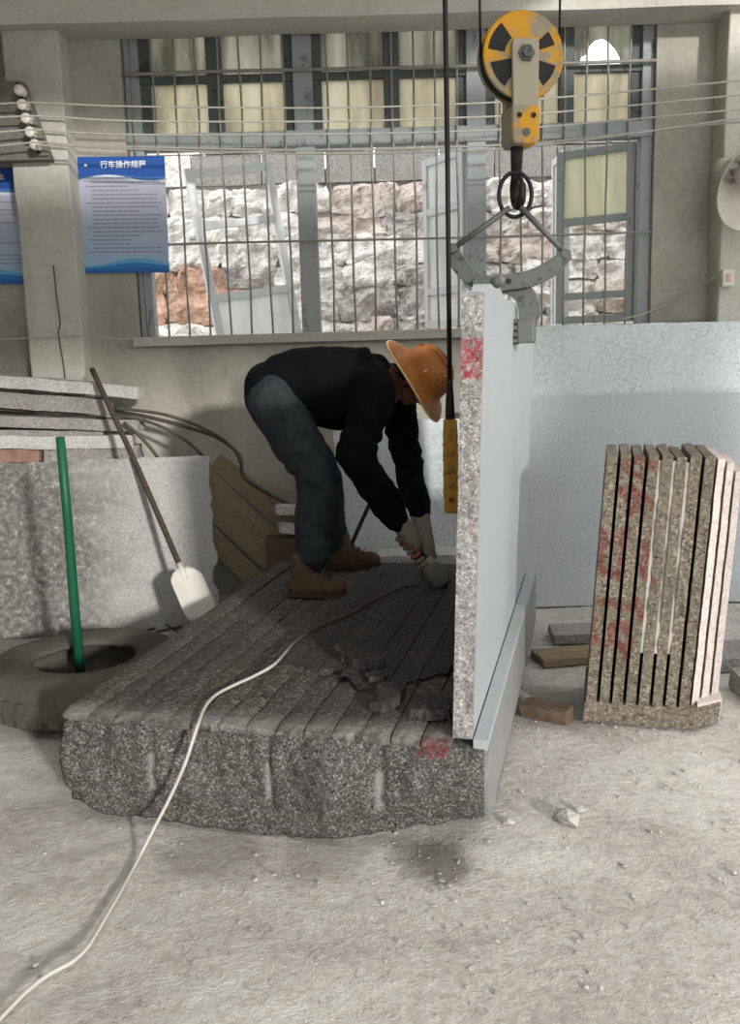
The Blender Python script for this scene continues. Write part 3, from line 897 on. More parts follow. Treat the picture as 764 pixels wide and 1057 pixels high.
def pebble(bm, x, y, r, z=0.0, f=.6):
    n0 = bmesh.ops.create_icosphere(bm, subdivisions=1, radius=r)['verts']
    s = Vector((rnd2.uniform(.7, 1.5), rnd2.uniform(.7, 1.3), rnd2.uniform(.35, .8)))
    R = Matrix.Rotation(rnd2.uniform(0, 6.3), 3, 'Z')
    for v in n0:
        q = v.co * (1 + rnd2.uniform(-.25, .25)); q = R @ Vector((q.x * s.x, q.y * s.y, q.z * s.z)); v.co = q + Vector((x, y, z + r * .25))
M['chip'] = mat_granite('floor_stone_chip', '#c2bfb9', '#aaa7a1', '#85827c', 60, None, False, .5, .9)
for k, (px, py, r, lab) in enumerate([(584, 847, .040, 'grey stone chip lying alone on the floor right of the block'), (600, 838, .024, 'smaller dark chip right beside the lone grey chip on the floor'),
                                      (525, 850, .018, 'small chip on the floor by the block\'s right corner')]):
    p = atz(px, py, 0); bm = bmesh.new(); pebble(bm, 0, 0, r)
    o = obj('stone_chip', bm, M['chip']); o.location = (p.x, p.y, 0.004)
    tag(o, lab, 'stone chip')
bm = bmesh.new()
for k in range(900):
    if k < 620: x, y = rnd2.uniform(.0, 2.2), rnd2.uniform(1.4, 3.6)
    else: x, y = rnd2.uniform(-1.6, .6), rnd2.uniform(1.3, 3.0)
    pebble(bm, x, y, rnd2.choice([.003, .003, .004, .005, .006, .008]), -.006)
for k in range(120):
    pebble(bm, rnd2.uniform(-1.1, -.75), rnd2.uniform(4.5, 4.9), rnd2.choice([.006, .010, .016]), -.002)
tag(obj('gravel', bm, M['chip']), 'stone grit and crumbs scattered over the pale concrete floor', 'grit', None, 'stuff')
# twigs and trash by the slab's foot
for k, pts in enumerate([[(124, 648), (140, 652), (165, 647), (190, 641)], [(172, 645), (183, 652), (196, 655)], [(150, 655), (172, 650), (188, 646)]]):
    cv = spline([atz(x, y, .009 + .016 * k) for x, y in pts], 6)
    tag(obj('twig', tube_bm(cv, .007, 5), M['hose'], smooth=True), ['longest dark twig on the floor by the slab foot behind the tyre', 'short dark twig right of the others at the slab foot', 'middle dark twig at the slab foot behind the tyre'][k], 'twig')

# ---------------------------------------------------------------- posters (flat printed boards)
def poster_mat(name):
    t = NT(name)
    co = t.coord('Object')
    sx = t.n('ShaderNodeSeparateXYZ'); t.l(co, sx.inputs[0])
    u, v = sx.outputs[0], sx.outputs[2]
    wv = t.math('MULTIPLY', t.math('SINE', t.math('ADD', t.math('MULTIPLY', u, 12.5), 2.6)), .018)
    wv2 = t.math('MULTIPLY', t.math('SINE', t.math('ADD', t.math('MULTIPLY', u, 11), 1.2)), .022)
    body = t.ramp(t.math('DIVIDE', v, .64), [(0, srgb('#8fb2cf')), (.30, srgb('#a9b7cc')), (.75, srgb('#b4b4c6')), (1, srgb('#b9bccb'))])
    hv = t.math('ADD', v, wv)
    c = t.mix(t.math('GREATER_THAN', hv, .530), body, srgb('#cdd9e6'))
    c = t.mix(t.math('GREATER_THAN', hv, .545), c, srgb('#4a73ad'))
    c = t.mix(t.math('GREATER_THAN', t.math('ADD', v, t.math('MULTIPLY', wv, .4)), .556), c, srgb('#22509a'))
    fv = t.math('ADD', v, wv2)
    c = t.mix(t.math('LESS_THAN', fv, .062), c, srgb('#5ea6cf'))
    c = t.mix(t.math('LESS_THAN', t.math('ADD', v, t.math('MULTIPLY', wv2, .6)), .045), c, srgb('#2f78b5'))
    c = t.mix(t.math('LESS_THAN', t.math('ADD', v, t.math('MULTIPLY', wv2, .3)), .022), c, srgb('#2a62a8'))
    return t.done(c, .45, 0, .4)
M['poster'] = poster_mat('blue_white_poster_print')
M['print_white'] = mat_plain('white_print', '#e8edf4', .6, 0, .03)
M['print_grey'] = mat_plain('grey_print', '#8c8da3', .6, 0, .05)
def poster(x, y, z, w, h, title, label, seed, ry=0):
    p = tag(empty('poster', (x, y, z)), label, 'poster')
    p.rotation_euler = (math.radians(-1.0), ry, 0)
    b = obj('sheet', box_bm(0, w, -.004, 0, 0, h), M['poster'], p)
    cu = bpy.data.curves.new('title', 'FONT'); cu.body = title; cu.size = .045; cu.align_x = 'CENTER'; cu.align_y = 'CENTER'; cu.extrude = .0004; cu.offset = .0006
    t1 = bpy.data.objects.new('title_curve', cu); COL.objects.link(t1)
    dg = bpy.context.evaluated_depsgraph_get(); dg.update()
    tm = bpy.data.meshes.new_from_object(t1.evaluated_get(dg)); bpy.data.objects.remove(t1)
    tm.materials.clear(); tm.materials.append(M['print_white'])
    t0 = bpy.data.objects.new('title', tm); COL.objects.link(t0); t0.parent = p
    t0.location = (w * .52, -.0052, h - .048); t0.rotation_euler = (math.radians(90), 0, 0)
    em = obj('emblem', lathe_bm([(0, 0), (.008, 0), (.008, .001), (0, .001)], 12, Matrix.Translation((.045, -.0045, h - .048)) @ Matrix.Rotation(math.radians(90), 4, 'X')), M['print_white'], p)
    r = random.Random(seed); bm = bmesh.new()
    zz = h - .125
    while zz > .10:
        x = .035 if r.random() < .3 else .07
        end = w - r.choice([.03, .03, .05, .16, .22])
        while x < end:
            l = r.uniform(.012, .05); l = min(l, end - x)
            box_bm(x, x + l, -.0046, -.004, zz, zz + .008, bm=bm); x += l + .004
        zz -= .0235
    tag(obj('printed_lines', bm, M['print_grey'], p), kind='stuff')
    return p
# two sheets: one beside the left pillar over the wall, its right edge across the window jamb, one cut by the frame
a, b = at(80, 165, 5.66), at(168, 280, 5.66)
poster(a.x - .02, 5.685, at(125, 281, 5.68).z, .51, .665, '行车操作规程', 'whole blue and white notice sheet between the left pillar and the window', 3, math.radians(1.0))
poster(at(22, 200, 5.66).x - .51, 5.685, at(15, 292, 5.68).z, .51, .665, '安全管理规定', 'blue and white notice sheet left of the pillar, cut by the photo\'s left edge', 8, math.radians(1.0))

# ---------------------------------------------------------------- insulators and wires
M['porcelain'] = mat_worn('dusty_porcelain', '#c9c3b6', '#97917f', .62, 18, .45)
M['wire'] = mat_plain('pale_dusty_wire', '#a9a69c', .7, 0, .1)
ins = [(21, 94), (24, 109), (28, 123), (32, 137), (37, 150)]
names = ['topmost', 'second from the top', 'middle', 'second from the bottom', 'lowest']
a, b = at(18, 86, 5.40), at(40, 158, 5.40)
tag(obj('wall_bracket', tube_bm([a, b], .012, 6), M['dark_steel'], smooth=True), 'dark slanting steel arm on the left pillar that carries the insulators', 'bracket')
for k, (x, y) in enumerate(ins):
    p = at(x, y, 5.375)
    o = obj('insulator', lathe_bm([(0, -.032), (.022, -.032), (.030, -.024), (.022, -.010), (.018, 0), (.022, .010), (.030, .024), (.022, .032), (0, .032)], 14), M['porcelain'], smooth=True)
    o.location = p; o.rotation_euler = (math.radians(90), .25, 0)
    tag(o, names[k] + ' white porcelain spool insulator on the left pillar arm', 'insulator', 'insulators on the left pillar')
wl = [[(-40, 110), (24, 106), (60, 107), (140, 110), (330, 111.5), (460, 108), (560, 102), (764, 83), (1150, 40)],
      [(-40, 123), (28, 120), (62, 121), (140, 125), (330, 125.5), (460, 122), (560, 117), (764, 98), (1150, 58)],
      [(-40, 140), (32, 134), (64, 136), (140, 139), (330, 138.5), (460, 136), (560, 131), (764, 113), (1150, 76)],
      [(-40, 155), (37, 147), (68, 149), (140, 152), (330, 155), (460, 152), (560, 147), (764, 126), (1150, 94)],
      [(37, 150), (70, 150.5), (140, 154), (330, 159), (460, 156), (560, 150), (764, 122), (1150, 66)]]
for k, w in enumerate(wl):
    cv = spline([at(x, y, 5.345 if k < 4 else 5.325) for x, y in w], 8)
    tag(obj('overhead_wire', tube_bm(cv, .0055, 5), M['wire'], smooth=True), names[k] + ' of the pale wires strung across the top of the window', 'wire', 'wires across the window')
tag(obj('wall_wire', tube_bm(spline([at(x, y, 5.49) for x, y in [(-40, 352), (30, 349), (88, 347), (120, 350), (152, 349)]], 6), .004, 5), M['wire'], smooth=True), 'thin wire running level past the left pillar just under the window sill', 'wire')
tag(obj('wall_wire', tube_bm(spline([at(x, y, Y) for x, y, Y in [(640, 330, 5.66), (664, 324, 5.66), (690, 313, 5.67), (715, 299, 5.66), (738, 286, 5.5)]], 6), .005, 5), M['wire'], smooth=True), 'thin wire slanting up across the bare wall to the switch box', 'wire')
sb_ = tag(empty('switch_box', at(751, 287, 5.47)), 'small pale switch box on the right pillar below the lamp', 'switch box')
obj('case', box_bm(-.035, .035, -.02, .03, -.048, .048), M['porcelain'], sb_, bevel=.006)
obj('rocker', box_bm(-.014, .014, -.026, -.018, -.022, .022), mat_plain('pinkish_plastic', '#b99a8e', .5), sb_, bevel=.003)
M['lamp'] = mat_plain('dusty_lamp_enamel', '#b3aea2', .55, 0, .12, 8)
lp = tag(empty('lamp_shade', at(779, 188, 5.22)), 'dusty white bell-shaped lamp on the right pillar, cut by the photo\'s right edge', 'lamp')
axl = Vector((.30, -.80, -.42)).normalized()
lp.rotation_euler = axl.to_track_quat('Z', 'Y').to_euler()
LS = 1.25
obj('shade', lathe_bm([(r * LS, h * LS) for r, h in [(.045, -.17), (.06, -.165), (.085, -.12), (.135, -.06), (.178, -.01), (.205, .022), (.208, .030), (.200, .026), (.172, -.006), (.128, -.056), (.080, -.112), (.05, -.15)]], 40), M['lamp'], lp, smooth=True)
obj('cap', lathe_bm([(r * LS, h * LS) for r, h in [(0, -.245), (.035, -.245), (.045, -.225), (.045, -.165), (.0, -.16)]], 20), M['lamp'], lp, smooth=True)
obj('bulb', lathe_bm([(.0, -.19), (.02, -.185), (.024, -.15), (.042, -.11), (.042, -.08), (.03, -.06), (0, -.05)], 18), mat_plain('frosted_bulb', '#a9a69c', .4, 0, .05), lp, smooth=True)
obj('arm', tube_bm([Vector((0, 0, -.235)), lp.rotation_euler.to_matrix().inverted() @ (Vector((2.25, 5.50, 2.42)) - lp.location)], .013, 8), M['dark_steel'], lp, smooth=True)

# ---------------------------------------------------------------- hoist: pendant, hook block, clamp
M['black_cable'] = mat_plain('black_cable', '#1b1918', .55)
M['pend'] = mat_worn('grimy_yellow_plastic', '#ad8430', '#6d5224', .55, 16, .5)
pd = tag(empty('crane_pendant', (.287, 3.2, .925)), 'yellow crane push-button pendant hanging on a black cable by the standing slab', 'crane control')
prf = []
bm = bmesh.new()
def pfn(c):
    q = c.copy(); k = abs(c.z - .165) / .165
    e = 1 - .10 * k ** 4; q.x *= e; q.y *= e
    q.x += .0018 * (1 if int(c.z * 60) % 4 == 0 else 0) * (1 if c.x > 0 else -1); return q
obj('case', box_bm(-.024, .024, -.026, .026, 0, .33, 2, 2, 24, fn=pfn), M['pend'], pd, bevel=.005)
for k, z in enumerate((.05, .10, .16, .21, .27)):
    obj('push_button', lathe_bm([(0, 0), (.011, 0), (.011, .006), (.009, .008), (0, .008)], 12, Matrix.Translation((0, -.0255, z)) @ Matrix.Rotation(math.radians(90), 4, 'X')), mat_plain('dirty_button', '#8b6b2c' if k else '#7c3a24', .5), pd)
for z in (.075, .13, .185, .24):
    obj('rib', box_bm(-.0265, .0265, -.0285, .0285, z - .004, z + .004), M['pend'], pd, bevel=.002)
obj('strain_sleeve', lathe_bm([(0, .33), (.017, .33), (.016, .37), (.011, .45), (.008, .47), (0, .47)], 12), M['black_cable'], pd, smooth=True)
obj('cable', tube_bm([(0, 0, .45), (0.002, 0, 1.2), (-.001, 0, 2.2), (0, 0, ZC - .925)], .0085, 8), M['black_cable'], pd, smooth=True)

M['hoist_yellow'] = mat_worn('chipped_yellow_hoist_paint', '#cf951d', '#948a74', .46, 5, .5)
M['hoist_grey'] = mat_worn('scraped_grey_paint', '#a59c88', '#b8892c', .58, 9, .55)
M['steel_grey'] = mat_worn('dull_grey_steel', '#5f625e', '#434440', .55, 20, .55, .2)
M['hole'] = mat_plain('black_recess', '#26241f', .7)
HC = Vector((.5787, 3.5, 2.504))
hk = tag(empty('hook_block', HC, math.radians(10)), 'yellow hoist hook block with a round pulley, hanging on two wire ropes', 'hook block')
RY = Matrix.Rotation(math.radians(90), 4, 'X')                 # lathe axis -> towards the camera
def disc(r0, y0, y1, n=48, cx=0, cz=0): return lathe_bm([(0, -y0), (r0 * .985, -y0), (r0, -y0 - (.006 if y1 < y0 else -.006)), (r0, -y1), (0, -y1)], n, Matrix.Translation((cx, 0, cz)) @ RY)
obj('sheave', lathe_bm([(0, -.028), (.142, -.028), (.142, -.014), (.118, 0), (.142, .014), (.142, .028), (0, .028)], 48, RY), M['dark_steel'], hk, smooth=False)
for s in (-1, 1):
    obj('cover_disc', lathe_bm([(0, s * .030), (.147, s * .030), (.149, s * .036), (.145, s * .042), (.136, s * .040), (.130, s * .038), (0, s * .038)], 56, RY), M['hoist_yellow'], hk, smooth=False)
for a0, a1, r0, r1 in ((128, 172, .070, .132), (18, 42, .055, .120), (192, 236, .050, .125), (306, 345, .060, .122)):  # black panels on the cover paint the dark of its openings
    pts = []
    for k in range(8): a = math.radians(a0 + (a1 - a0) * k / 7); pts.append((r1 * math.cos(a), r1 * math.sin(a)))
    for k in range(8): a = math.radians(a1 - (a1 - a0) * k / 7); pts.append((r0 * math.cos(a), r0 * math.sin(a)))
    obj('opening_dark_panel', prism_bm(pts, -.0395, -.037), M['hole'], hk)
def rrect(w0, w1, z0, z1):
    return [(-w0, z0), (w0, z0), (w1, z1), (w1 * .8, z1 + .015), (-w1 * .8, z1 + .015), (-w1, z1)]
for s in (-1, 1):
    y0, y1 = (-.062, -.044) if s < 0 else (.044, .062)
    obj('side_plate', prism_bm(rrect(.046, .050, -.185, .035), y0, y1), M['hoist_grey'], hk, bevel=.004)
obj('housing', prism_bm([(-.050, -.285), (-.040, -.300), (.040, -.300), (.050, -.285), (.052, -.17), (-.052, -.17)], -.066, .066), M['hoist_yellow'], hk, bevel=.008)
obj('axle_nut', lathe_bm([(0, .060), (.030, .060), (.030, .072), (.020, .072), (.020, .086), (.008, .088), (0, .082)], 6, RY), M['steel_grey'], hk)
for x, z, r in ((-.026, -.205, .009), (.026, -.205, .009), (0, -.262, .014)):
    obj('bolt', lathe_bm([(0, .064), (r, .064), (r, .072), (0, .074)], 8, Matrix.Translation((x, 0, z)) @ RY), M['steel_grey'] if r > .01 else M['hole'], hk)
hz = -.29
obj('shank', tube_bm([(-.012, 0, hz), (-.014, 0, hz - .085)], [.024, .020], 12), M['hole'], hk, smooth=True)
hp = [(-.014, 0, hz - .07), (-.014, .012, hz - .11), (-.010, .036, hz - .15), (-.008, .028, hz - .195), (-.006, -.002, hz - .212), (-.004, -.030, hz - .185), (-.004, -.034, hz - .15), (-.006, -.026, hz - .115)]
obj('hook', tube_bm(spline(hp, 5), [.017] * 10 + [.017] * 8 + [.016] * 8 + [.014] * 6 + [.008] * 4, 10), M['dark_steel'], hk, smooth=True)
for s, r in ((-1, .0045), (1, .0045)):
    obj('wire_rope', tube_bm([(s * .146, 0, 0), (s * .150, 0, .4), (s * .154, 0, ZC - HC.z)], r, 6), M['dark_steel'], hk, smooth=True)

CP = Vector((.535, 3.5, 0))
cl = tag(empty('lifting_clamp', CP, -BA), 'grey steel scissor clamp gripping the top of the standing slab, hung from the hook', 'lifting clamp')
def pc(px, py):
    p = atp(px, py, CP, BG) - CP
    return Vector((p.dot(BS), p.z))
def ribbon(pts, ws, y0, y1, name, mat=M['steel_grey'], par=cl):
    P = [Vector((q.x, 0, q.y)) for q in pts]
    C = spline(P, 6)
    n = len(C)
    L, R = [], []
    for i, c in enumerate(C):
        t = (C[min(i + 1, n - 1)] - C[max(i - 1, 0)]).normalized()
        nn = Vector((-t.z, 0, t.x))
        f = i / (n - 1) * (len(ws) - 1); k = min(int(f), len(ws) - 2)
        w = ws[k] + (ws[k + 1] - ws[k]) * (f - k)
        L.append((c + nn * w / 2)); R.append((c - nn * w / 2))
    bm = bmesh.new()
    for y in (y0, y1):
        pass
    lo = [(bm.verts.new((a.x, y0, a.z)), bm.verts.new((b.x, y0, b.z)), bm.verts.new((a.x, y1, a.z)), bm.verts.new((b.x, y1, b.z))) for a, b in zip(L, R)]
    for a, b in zip(lo, lo[1:]):
        bm.faces.new((a[0], b[0], b[1], a[1])); bm.faces.new((a[2], a[3], b[3], b[2]))
        bm.faces.new((a[0], a[2], b[2], b[0])); bm.faces.new((a[1], b[1], b[3], a[3]))
    for e in (lo[0], lo[-1]): bm.faces.new((e[0], e[1], e[3], e[2]))
    return obj(name, bm, mat, par, bevel=.003)
ribbon([pc(466, 256), pc(474, 272), pc(488, 287), pc(505, 294), pc(525, 296), pc(541, 304), pc(547, 322), pc(541, 346)], [.040, .062, .060, .052, .056, .075, .082, .050], -.012, .012, 'jaw_arm')
ribbon([pc(587, 262), pc(570, 277), pc(548, 288), pc(525, 292), pc(505, 296), pc(489, 297)], [.040, .060, .060, .056, .056, .052], -.040, -.014, 'jaw_arm')
piv = pc(516, 291)
ribbon([pc(499, 297), pc(494, 304), pc(492, 325), pc(497, 346)], [.04, .045, .045, .04], -.040, -.014, 'jaw_arm')
obj('pivot_bolt', lathe_bm([(0, .036), (.024, .036), (.024, .050), (.012, .056), (0, .056)], 10, Matrix.Translation((piv.x, 0, piv.y)) @ RY), M['steel_grey'], cl)
q = pc(526, 291)
obj('pivot_hole', lathe_bm([(0, .0405), (.011, .0405), (.011, .041), (0, .041)], 12, Matrix.Translation((q.x, 0, q.y)) @ RY), M['hole'], cl)
facex = 1.336 - (CP - BO).dot(BS) + (1.55 - .37) * LEAN
zc = pc(532, 342).y
pad = obj('grip_pad', box_bm(facex + .012, facex + .075, -.06, .05, zc - .045, zc + .040), M['steel_grey'], cl, bevel=.006)
obj('rubber_face', box_bm(facex + .001, facex + .012, -.062, .052, zc - .048, zc + .044), M['hole'], cl)
for k in range(4):
    zz = zc - .036 + k * .024
    obj('tooth', box_bm(facex + .001, facex + .014, -.068, -.062, zz - .007, zz + .007), M['steel_grey'], cl)
obj('grip_pad', box_bm(facex - .115, facex - .068, -.05, .05, zc - .045, zc + .040), M['steel_grey'], cl, bevel=.006)
rc = pc(532, 201)
ringp = [Vector((rc.x + .058 * math.sin(2 * math.pi * k / 28), .012 * math.sin(2 * math.pi * k / 28), rc.y + .078 * math.cos(2 * math.pi * k / 28))) for k in range(29)]
obj('ring', tube_bm(ringp, .0078, 8, caps=False), M['dark_steel'], cl, smooth=True)
for e, (x, y) in enumerate(((469, 257), (585, 263))):
    a0, b0 = pc(527 if e == 0 else 538, 215), pc(x, y)
    obj('link_bar', tube_bm([Vector((a0.x, -.02, a0.y)), Vector((b0.x, -.02, b0.y))], .0105, 8), M['steel_grey'], cl, smooth=True)
    obj('link_pin', lathe_bm([(0, -.045), (.017, -.045), (.017, .045), (0, .045)], 12, Matrix.Translation((b0.x, 0, b0.y)) @ RY), M['steel_grey'], cl)

# ---------------------------------------------------------------- the worker
def ellipsoid(bm, c, r, R=None, seg=16):
    n0 = bmesh.ops.create_uvsphere(bm, u_segments=seg, v_segments=seg // 2 + 2, radius=1)['verts']
    for v in n0:
        q = Vector((v.co.x * r[0], v.co.y * r[1], v.co.z * r[2]))
        if R: q = R @ q
        v.co = q + Vector(c)
def limb(bm, pts, rs, n=14, sx=1.0):
    pts = [Vector(p) for p in pts]
    C, Rr = [], []
    for i in range(len(pts) - 1):
        for k in range(6):
            t = k / 6
            Rr.append(rs[i] + (rs[i + 1] - rs[i]) * t)
    Rr.append(rs[-1])
    C = spline(pts, 6)
    tube_bm(C, Rr, n, bm=bm, sx=sx)
    for p, r in ((C[0], Rr[0]), (C[-1], Rr[-1])): ellipsoid(bm, p, (r, r, r), None, 12)
def fuse(name, bm, voxel, mat, parent, smooth=6, wrinkle=None):
    """voxel-remesh the overlapping forms into one continuous skin"""
    bmesh.ops.recalc_face_normals(bm, faces=bm.faces)
    me = bpy.data.meshes.new(name + '_raw'); bm.to_mesh(me); bm.free()
    o = bpy.data.objects.new(name + '_raw', me); COL.objects.link(o)
    r = o.modifiers.new('remesh', 'REMESH'); r.mode = 'VOXEL'; r.voxel_size = voxel
    if smooth:
        s = o.modifiers.new('smooth', 'SMOOTH'); s.factor = .5; s.iterations = smooth
    dg = bpy.context.evaluated_depsgraph_get(); dg.update()
    out = bpy.data.meshes.new_from_object(o.evaluated_get(dg))
    bpy.data.objects.remove(o); bpy.data.meshes.remove(me)
    out.name = name
    nv = [v.normal.copy() for v in out.vertices]
    for v, nn in zip(out.vertices, nv):
        w = wrinkle(v.co) if wrinkle else 0
        v.co = v.co + nn * w - parent.location
    out.materials.clear(); out.materials.append(mat)
    for p in out.polygons: p.use_smooth = True
    k = bpy.data.objects.new(name, out); COL.objects.link(k); k.parent = parent
    return k
M['skin'] = mat_plain('tanned_skin', '#7d5240', .6, 0, .12, 12, .03)
M['hair'] = mat_plain('black_hair', '#171412', .7)
M['sweater'] = mat_plain('black_knit', '#0f0f11', .95, 0, .3, 60, .2, .1)
M['jeans'] = mat_plain('grey_blue_denim', '#2d3335', .9, 0, .30, 14, .2, .15)
M['boot'] = mat_plain('dusty_brown_suede', '#55412f', .9, 0, .22, 16, .2)
M['sole'] = mat_plain('dark_sole', '#3a3029', .9)
M['glove'] = mat_worn('dusty_work_glove', '#8a8177', '#6a6058', .55, 22, .95)
M['glove_red'] = mat_plain('red_glove_palm', '#a4604c', .9)

man = tag(empty('person', (-.22, 4.42, .37)), 'worker in black sweater, jeans and woven helmet bending over the sawn block', 'person')
J = lambda x, y, Y: at(x, y, Y)
hipC, mid, chest = J(280, 404, 4.46), J(338, 399, 4.46), J(386, 398, 4.47)
hipN, kneeN, ankN = J(285, 420, 4.35), J(326, 490, 4.25), J(322, 582, 4.18)
hipF, kneeF, ankF = J(288, 422, 4.58), J(332, 492, 4.70), J(346, 566, 4.72)
shN, elN, wrN = J(384, 408, 4.28), J(368, 472, 4.13), J(411, 537, 4.23)
shF, elF, wrF = J(408, 402, 4.65), J(419, 468, 4.60), J(433, 529, 4.37)
headC = J(429, 392, 4.47)
hu = Vector((.80, -.28, .50)).normalized()                     # crown
hf = Vector((.55, -.12, -.80)); hf = (hf - hu * hf.dot(hu)).normalized()   # face
hs = hf.cross(hu).normalized()
HR = Matrix((hs, hf, hu)).transposed()
def hp_(s, f, u): return headC + hs * s + hf * f + hu * u
bm = bmesh.new()
tube_bm(spline([hipC, mid, chest], 6), [.13] * 5 + [.125] * 6 + [.13] * 2, 18, bm=bm, sx=1.3)
ellipsoid(bm, hipC, (.13, .17, .13)); ellipsoid(bm, chest, (.14, .19, .13))
limb(bm, [chest, J(404, 398, 4.47), hp_(0, -.02, -.09), hp_(0, 0, -.03)], [.08, .062, .056, .055])
for a, b, c in ((hipN, kneeN, ankN), (hipF, kneeF, ankF)): limb(bm, [a, b, c], [.105, .06, .042])
for a, b, c in ((shN, elN, wrN), (shF, elF, wrF)): limb(bm, [a, b, c], [.06, .042, .030])
limb(bm, [shN, chest, shF], [.07, .10, .07])
for a, bx, by in ((ankN, J(297, 610, 4.17).x, 4.18), (ankF, J(336, 580, 4.72).x, 4.72)): limb(bm, [a, Vector((bx + .075, by, .46)), Vector((bx + .12, by - .008, .428)), Vector((bx + .19, by - .015, .418))], [.036, .034, .028, .022])
for w, t in ((wrN, J(416, 551, 4.25)), (wrF, J(434, 548, 4.34))): limb(bm, [w, t], [.028, .030])
# head: skull, jaw, nose, brow, ears, lips
ellipsoid(bm, hp_(0, -.006, .02), (.076, .096, .100), HR, 20)
ellipsoid(bm, hp_(0, .030, -.045), (.056, .062, .072), HR)
ellipsoid(bm, hp_(0, .062, -.095), (.028, .026, .022), HR)
limb(bm, [hp_(0, .088, .018), hp_(0, .104, -.018), hp_(0, .108, -.034)], [.009, .013, .014], 10)
for s in (-1, 1):
    ellipsoid(bm, hp_(s * .030, .086, .024), (.024, .012, .008), HR, 12)
    ellipsoid(bm, hp_(s * .078, -.008, -.012), (.010, .020, .032), HR, 12)
    ellipsoid(bm, hp_(s * .040, .066, -.022), (.022, .020, .018), HR, 12)
ellipsoid(bm, hp_(0, .088, -.062), (.022, .010, .006), HR, 12)
ellipsoid(bm, hp_(0, .085, -.072), (.019, .010, .006), HR, 12)
body = fuse('body', bm, .0085, M['skin'], man, 3)
for s in (-1, 1):
    bm = bmesh.new(); ellipsoid(bm, hp_(s * .030, .083, .006) - man.location, (.011, .008, .007), HR, 12)
    obj('eye', bm, mat_plain('dark_eye', '#1d1512', .3), man, smooth=True)
bm = bmesh.new(); ellipsoid(bm, hp_(0, -.018, .012), (.081, .092, .098), HR, 20)
for v in bm.verts:
    q = HR.transposed() @ (v.co - headC)
    if q.y > .02 and q.z < .05: v.co -= hf * .03
obj('hair', bm, M['hair'], man, smooth=True).location = -man.location

# helmet of woven rattan
M['helmet'] = None
t = NT('woven_rattan')
co = t.coord('Object')
wv = t.n('ShaderNodeTexWave', wave_type='BANDS', bands_direction='DIAGONAL'); wv.inputs['Scale'].default_value = 62; wv.inputs['Distortion'].default_value = 5; t.l(co, wv.inputs[0])
nz = t.noise(co, 14, 5, .65)
c = t.ramp(wv.outputs['Fac'], [(.1, srgb('#a5642a')), (.6, srgb('#b8732f')), (1, srgb('#c98843'))])
c = t.mix(t.ramp(nz, [(.38, BW(0)), (.68, BW(.6))]), c, srgb('#8f4a22'))
t.bump(wv.outputs['Fac'], .5, .006)
M['helmet'] = t.done(c, .5, 0, .4)
he = empty('helmet', headC - man.location); he.parent = man
he.rotation_euler = HR.to_euler()
he.name = 'helmet'
prof = [(.200, .000), (.206, .004), (.204, .010), (.165, .028), (.130, .046), (.124, .070), (.118, .105), (.100, .142), (.070, .166), (.035, .178), (0, .181), (0, .172), (.034, .169), (.066, .157), (.094, .134), (.110, .10), (.116, .07), (.118, .040), (.16, .018), (.200, .000)]
bm = lathe_bm(prof, 56)
for v in bm.verts:
    a = math.atan2(v.co.y, v.co.x); r = math.hypot(v.co.x, v.co.y)
    v.co.y *= 1.10
    if r > .125: v.co.z += .018 * math.cos(2 * a) * (r - .125) / .08 + .004 * fbm((v.co.x, v.co.y, 1), 20)
    if v.co.z > .12: v.co.x *= .94
obj('shell', bm, M['helmet'], he, smooth=True)
rim = []
for k in range(49):
    a = 2 * math.pi * k / 48
    rim.append((.204 * math.cos(a), .204 * 1.10 * math.sin(a), .004 + .018 * math.cos(2 * a)))
obj('rim_binding', tube_bm(rim, .0055, 6, caps=False), mat_plain('pale_rim_binding', '#dcbf8c', .6, 0, .25, 60), he, smooth=True)
for k in (-1, 0, 1):                                          # ribs over the crown
    pts = []
    for i in range(11):
        a = math.radians(-68 + 136 * i / 10)
        pts.append((k * .045 * math.cos(a), .128 * math.sin(a) * 1.06, .072 + .112 * math.cos(a) - abs(k) * .006))
    obj('crown_rib', tube_bm(pts, .006, 6), M['helmet'], he, smooth=True)
o = obj('badge', box_bm(-.009, .009, -.004, .004, -.002, .002), mat_plain('white_badge', '#d8c9b4', .6), he)
for sgn in (1,):
    o.location = (0, 0, 0)
# place the badge on the side of the crown that faces the camera
side = HR.transposed() @ Vector((0.0, -1, .15)).normalized()
sd = Vector((side.x, side.y, 0)).normalized()
o.location = Vector((sd.x * .122, sd.y * .122 * 1.1, .095)); o.rotation_euler = (Vector((sd.x, sd.y, .25))).to_track_quat('Z', 'X').to_euler()

# sweater
def cloth(amp, s):
    return lambda c: amp * fbm(c, s, 3) + amp * .5 * fbm((c.x * 1.0, c.y, c.z * 3), s * 1.6, 2)
bm = bmesh.new()
C = spline([J(276, 401, 4.46), J(300, 397, 4.46), J(338, 400, 4.46), J(366, 402, 4.46), J(388, 398, 4.47)], 6)
rr = [.125 + .075 * math.sin(math.pi * min(1, (i / (len(C) - 1)) * 1.25) * .62) for i in range(len(C))]
tube_bm(C, rr, 22, bm=bm, sx=1.02)
ellipsoid(bm, C[0], (.115, .17, .125)); ellipsoid(bm, C[-1], (.10, .19, .155))
ellipsoid(bm, J(345, 420, 4.44), (.17, .16, .10))
limb(bm, [J(380, 398, 4.33), shN, elN.lerp(shN, .35), elN, wrN.lerp(elN, .35), wrN], [.115, .115, .088, .088, .080, .058])
limb(bm, [J(395, 396, 4.60), shF, elF, wrF], [.11, .10, .078, .058])
limb(bm, [chest, J(402, 396, 4.47)], [.12, .078])
def sweater_w(c):
    w = .007 * fbm(c, 7, 3)
    return w + .006 * math.sin(55 * (c.x * .5 + c.z * .8) + 6 * fbm(c, 4)) * (1 if c.z < 1.2 else .3)
fuse('sweater', bm, .0105, M['sweater'], man, 5, sweater_w)
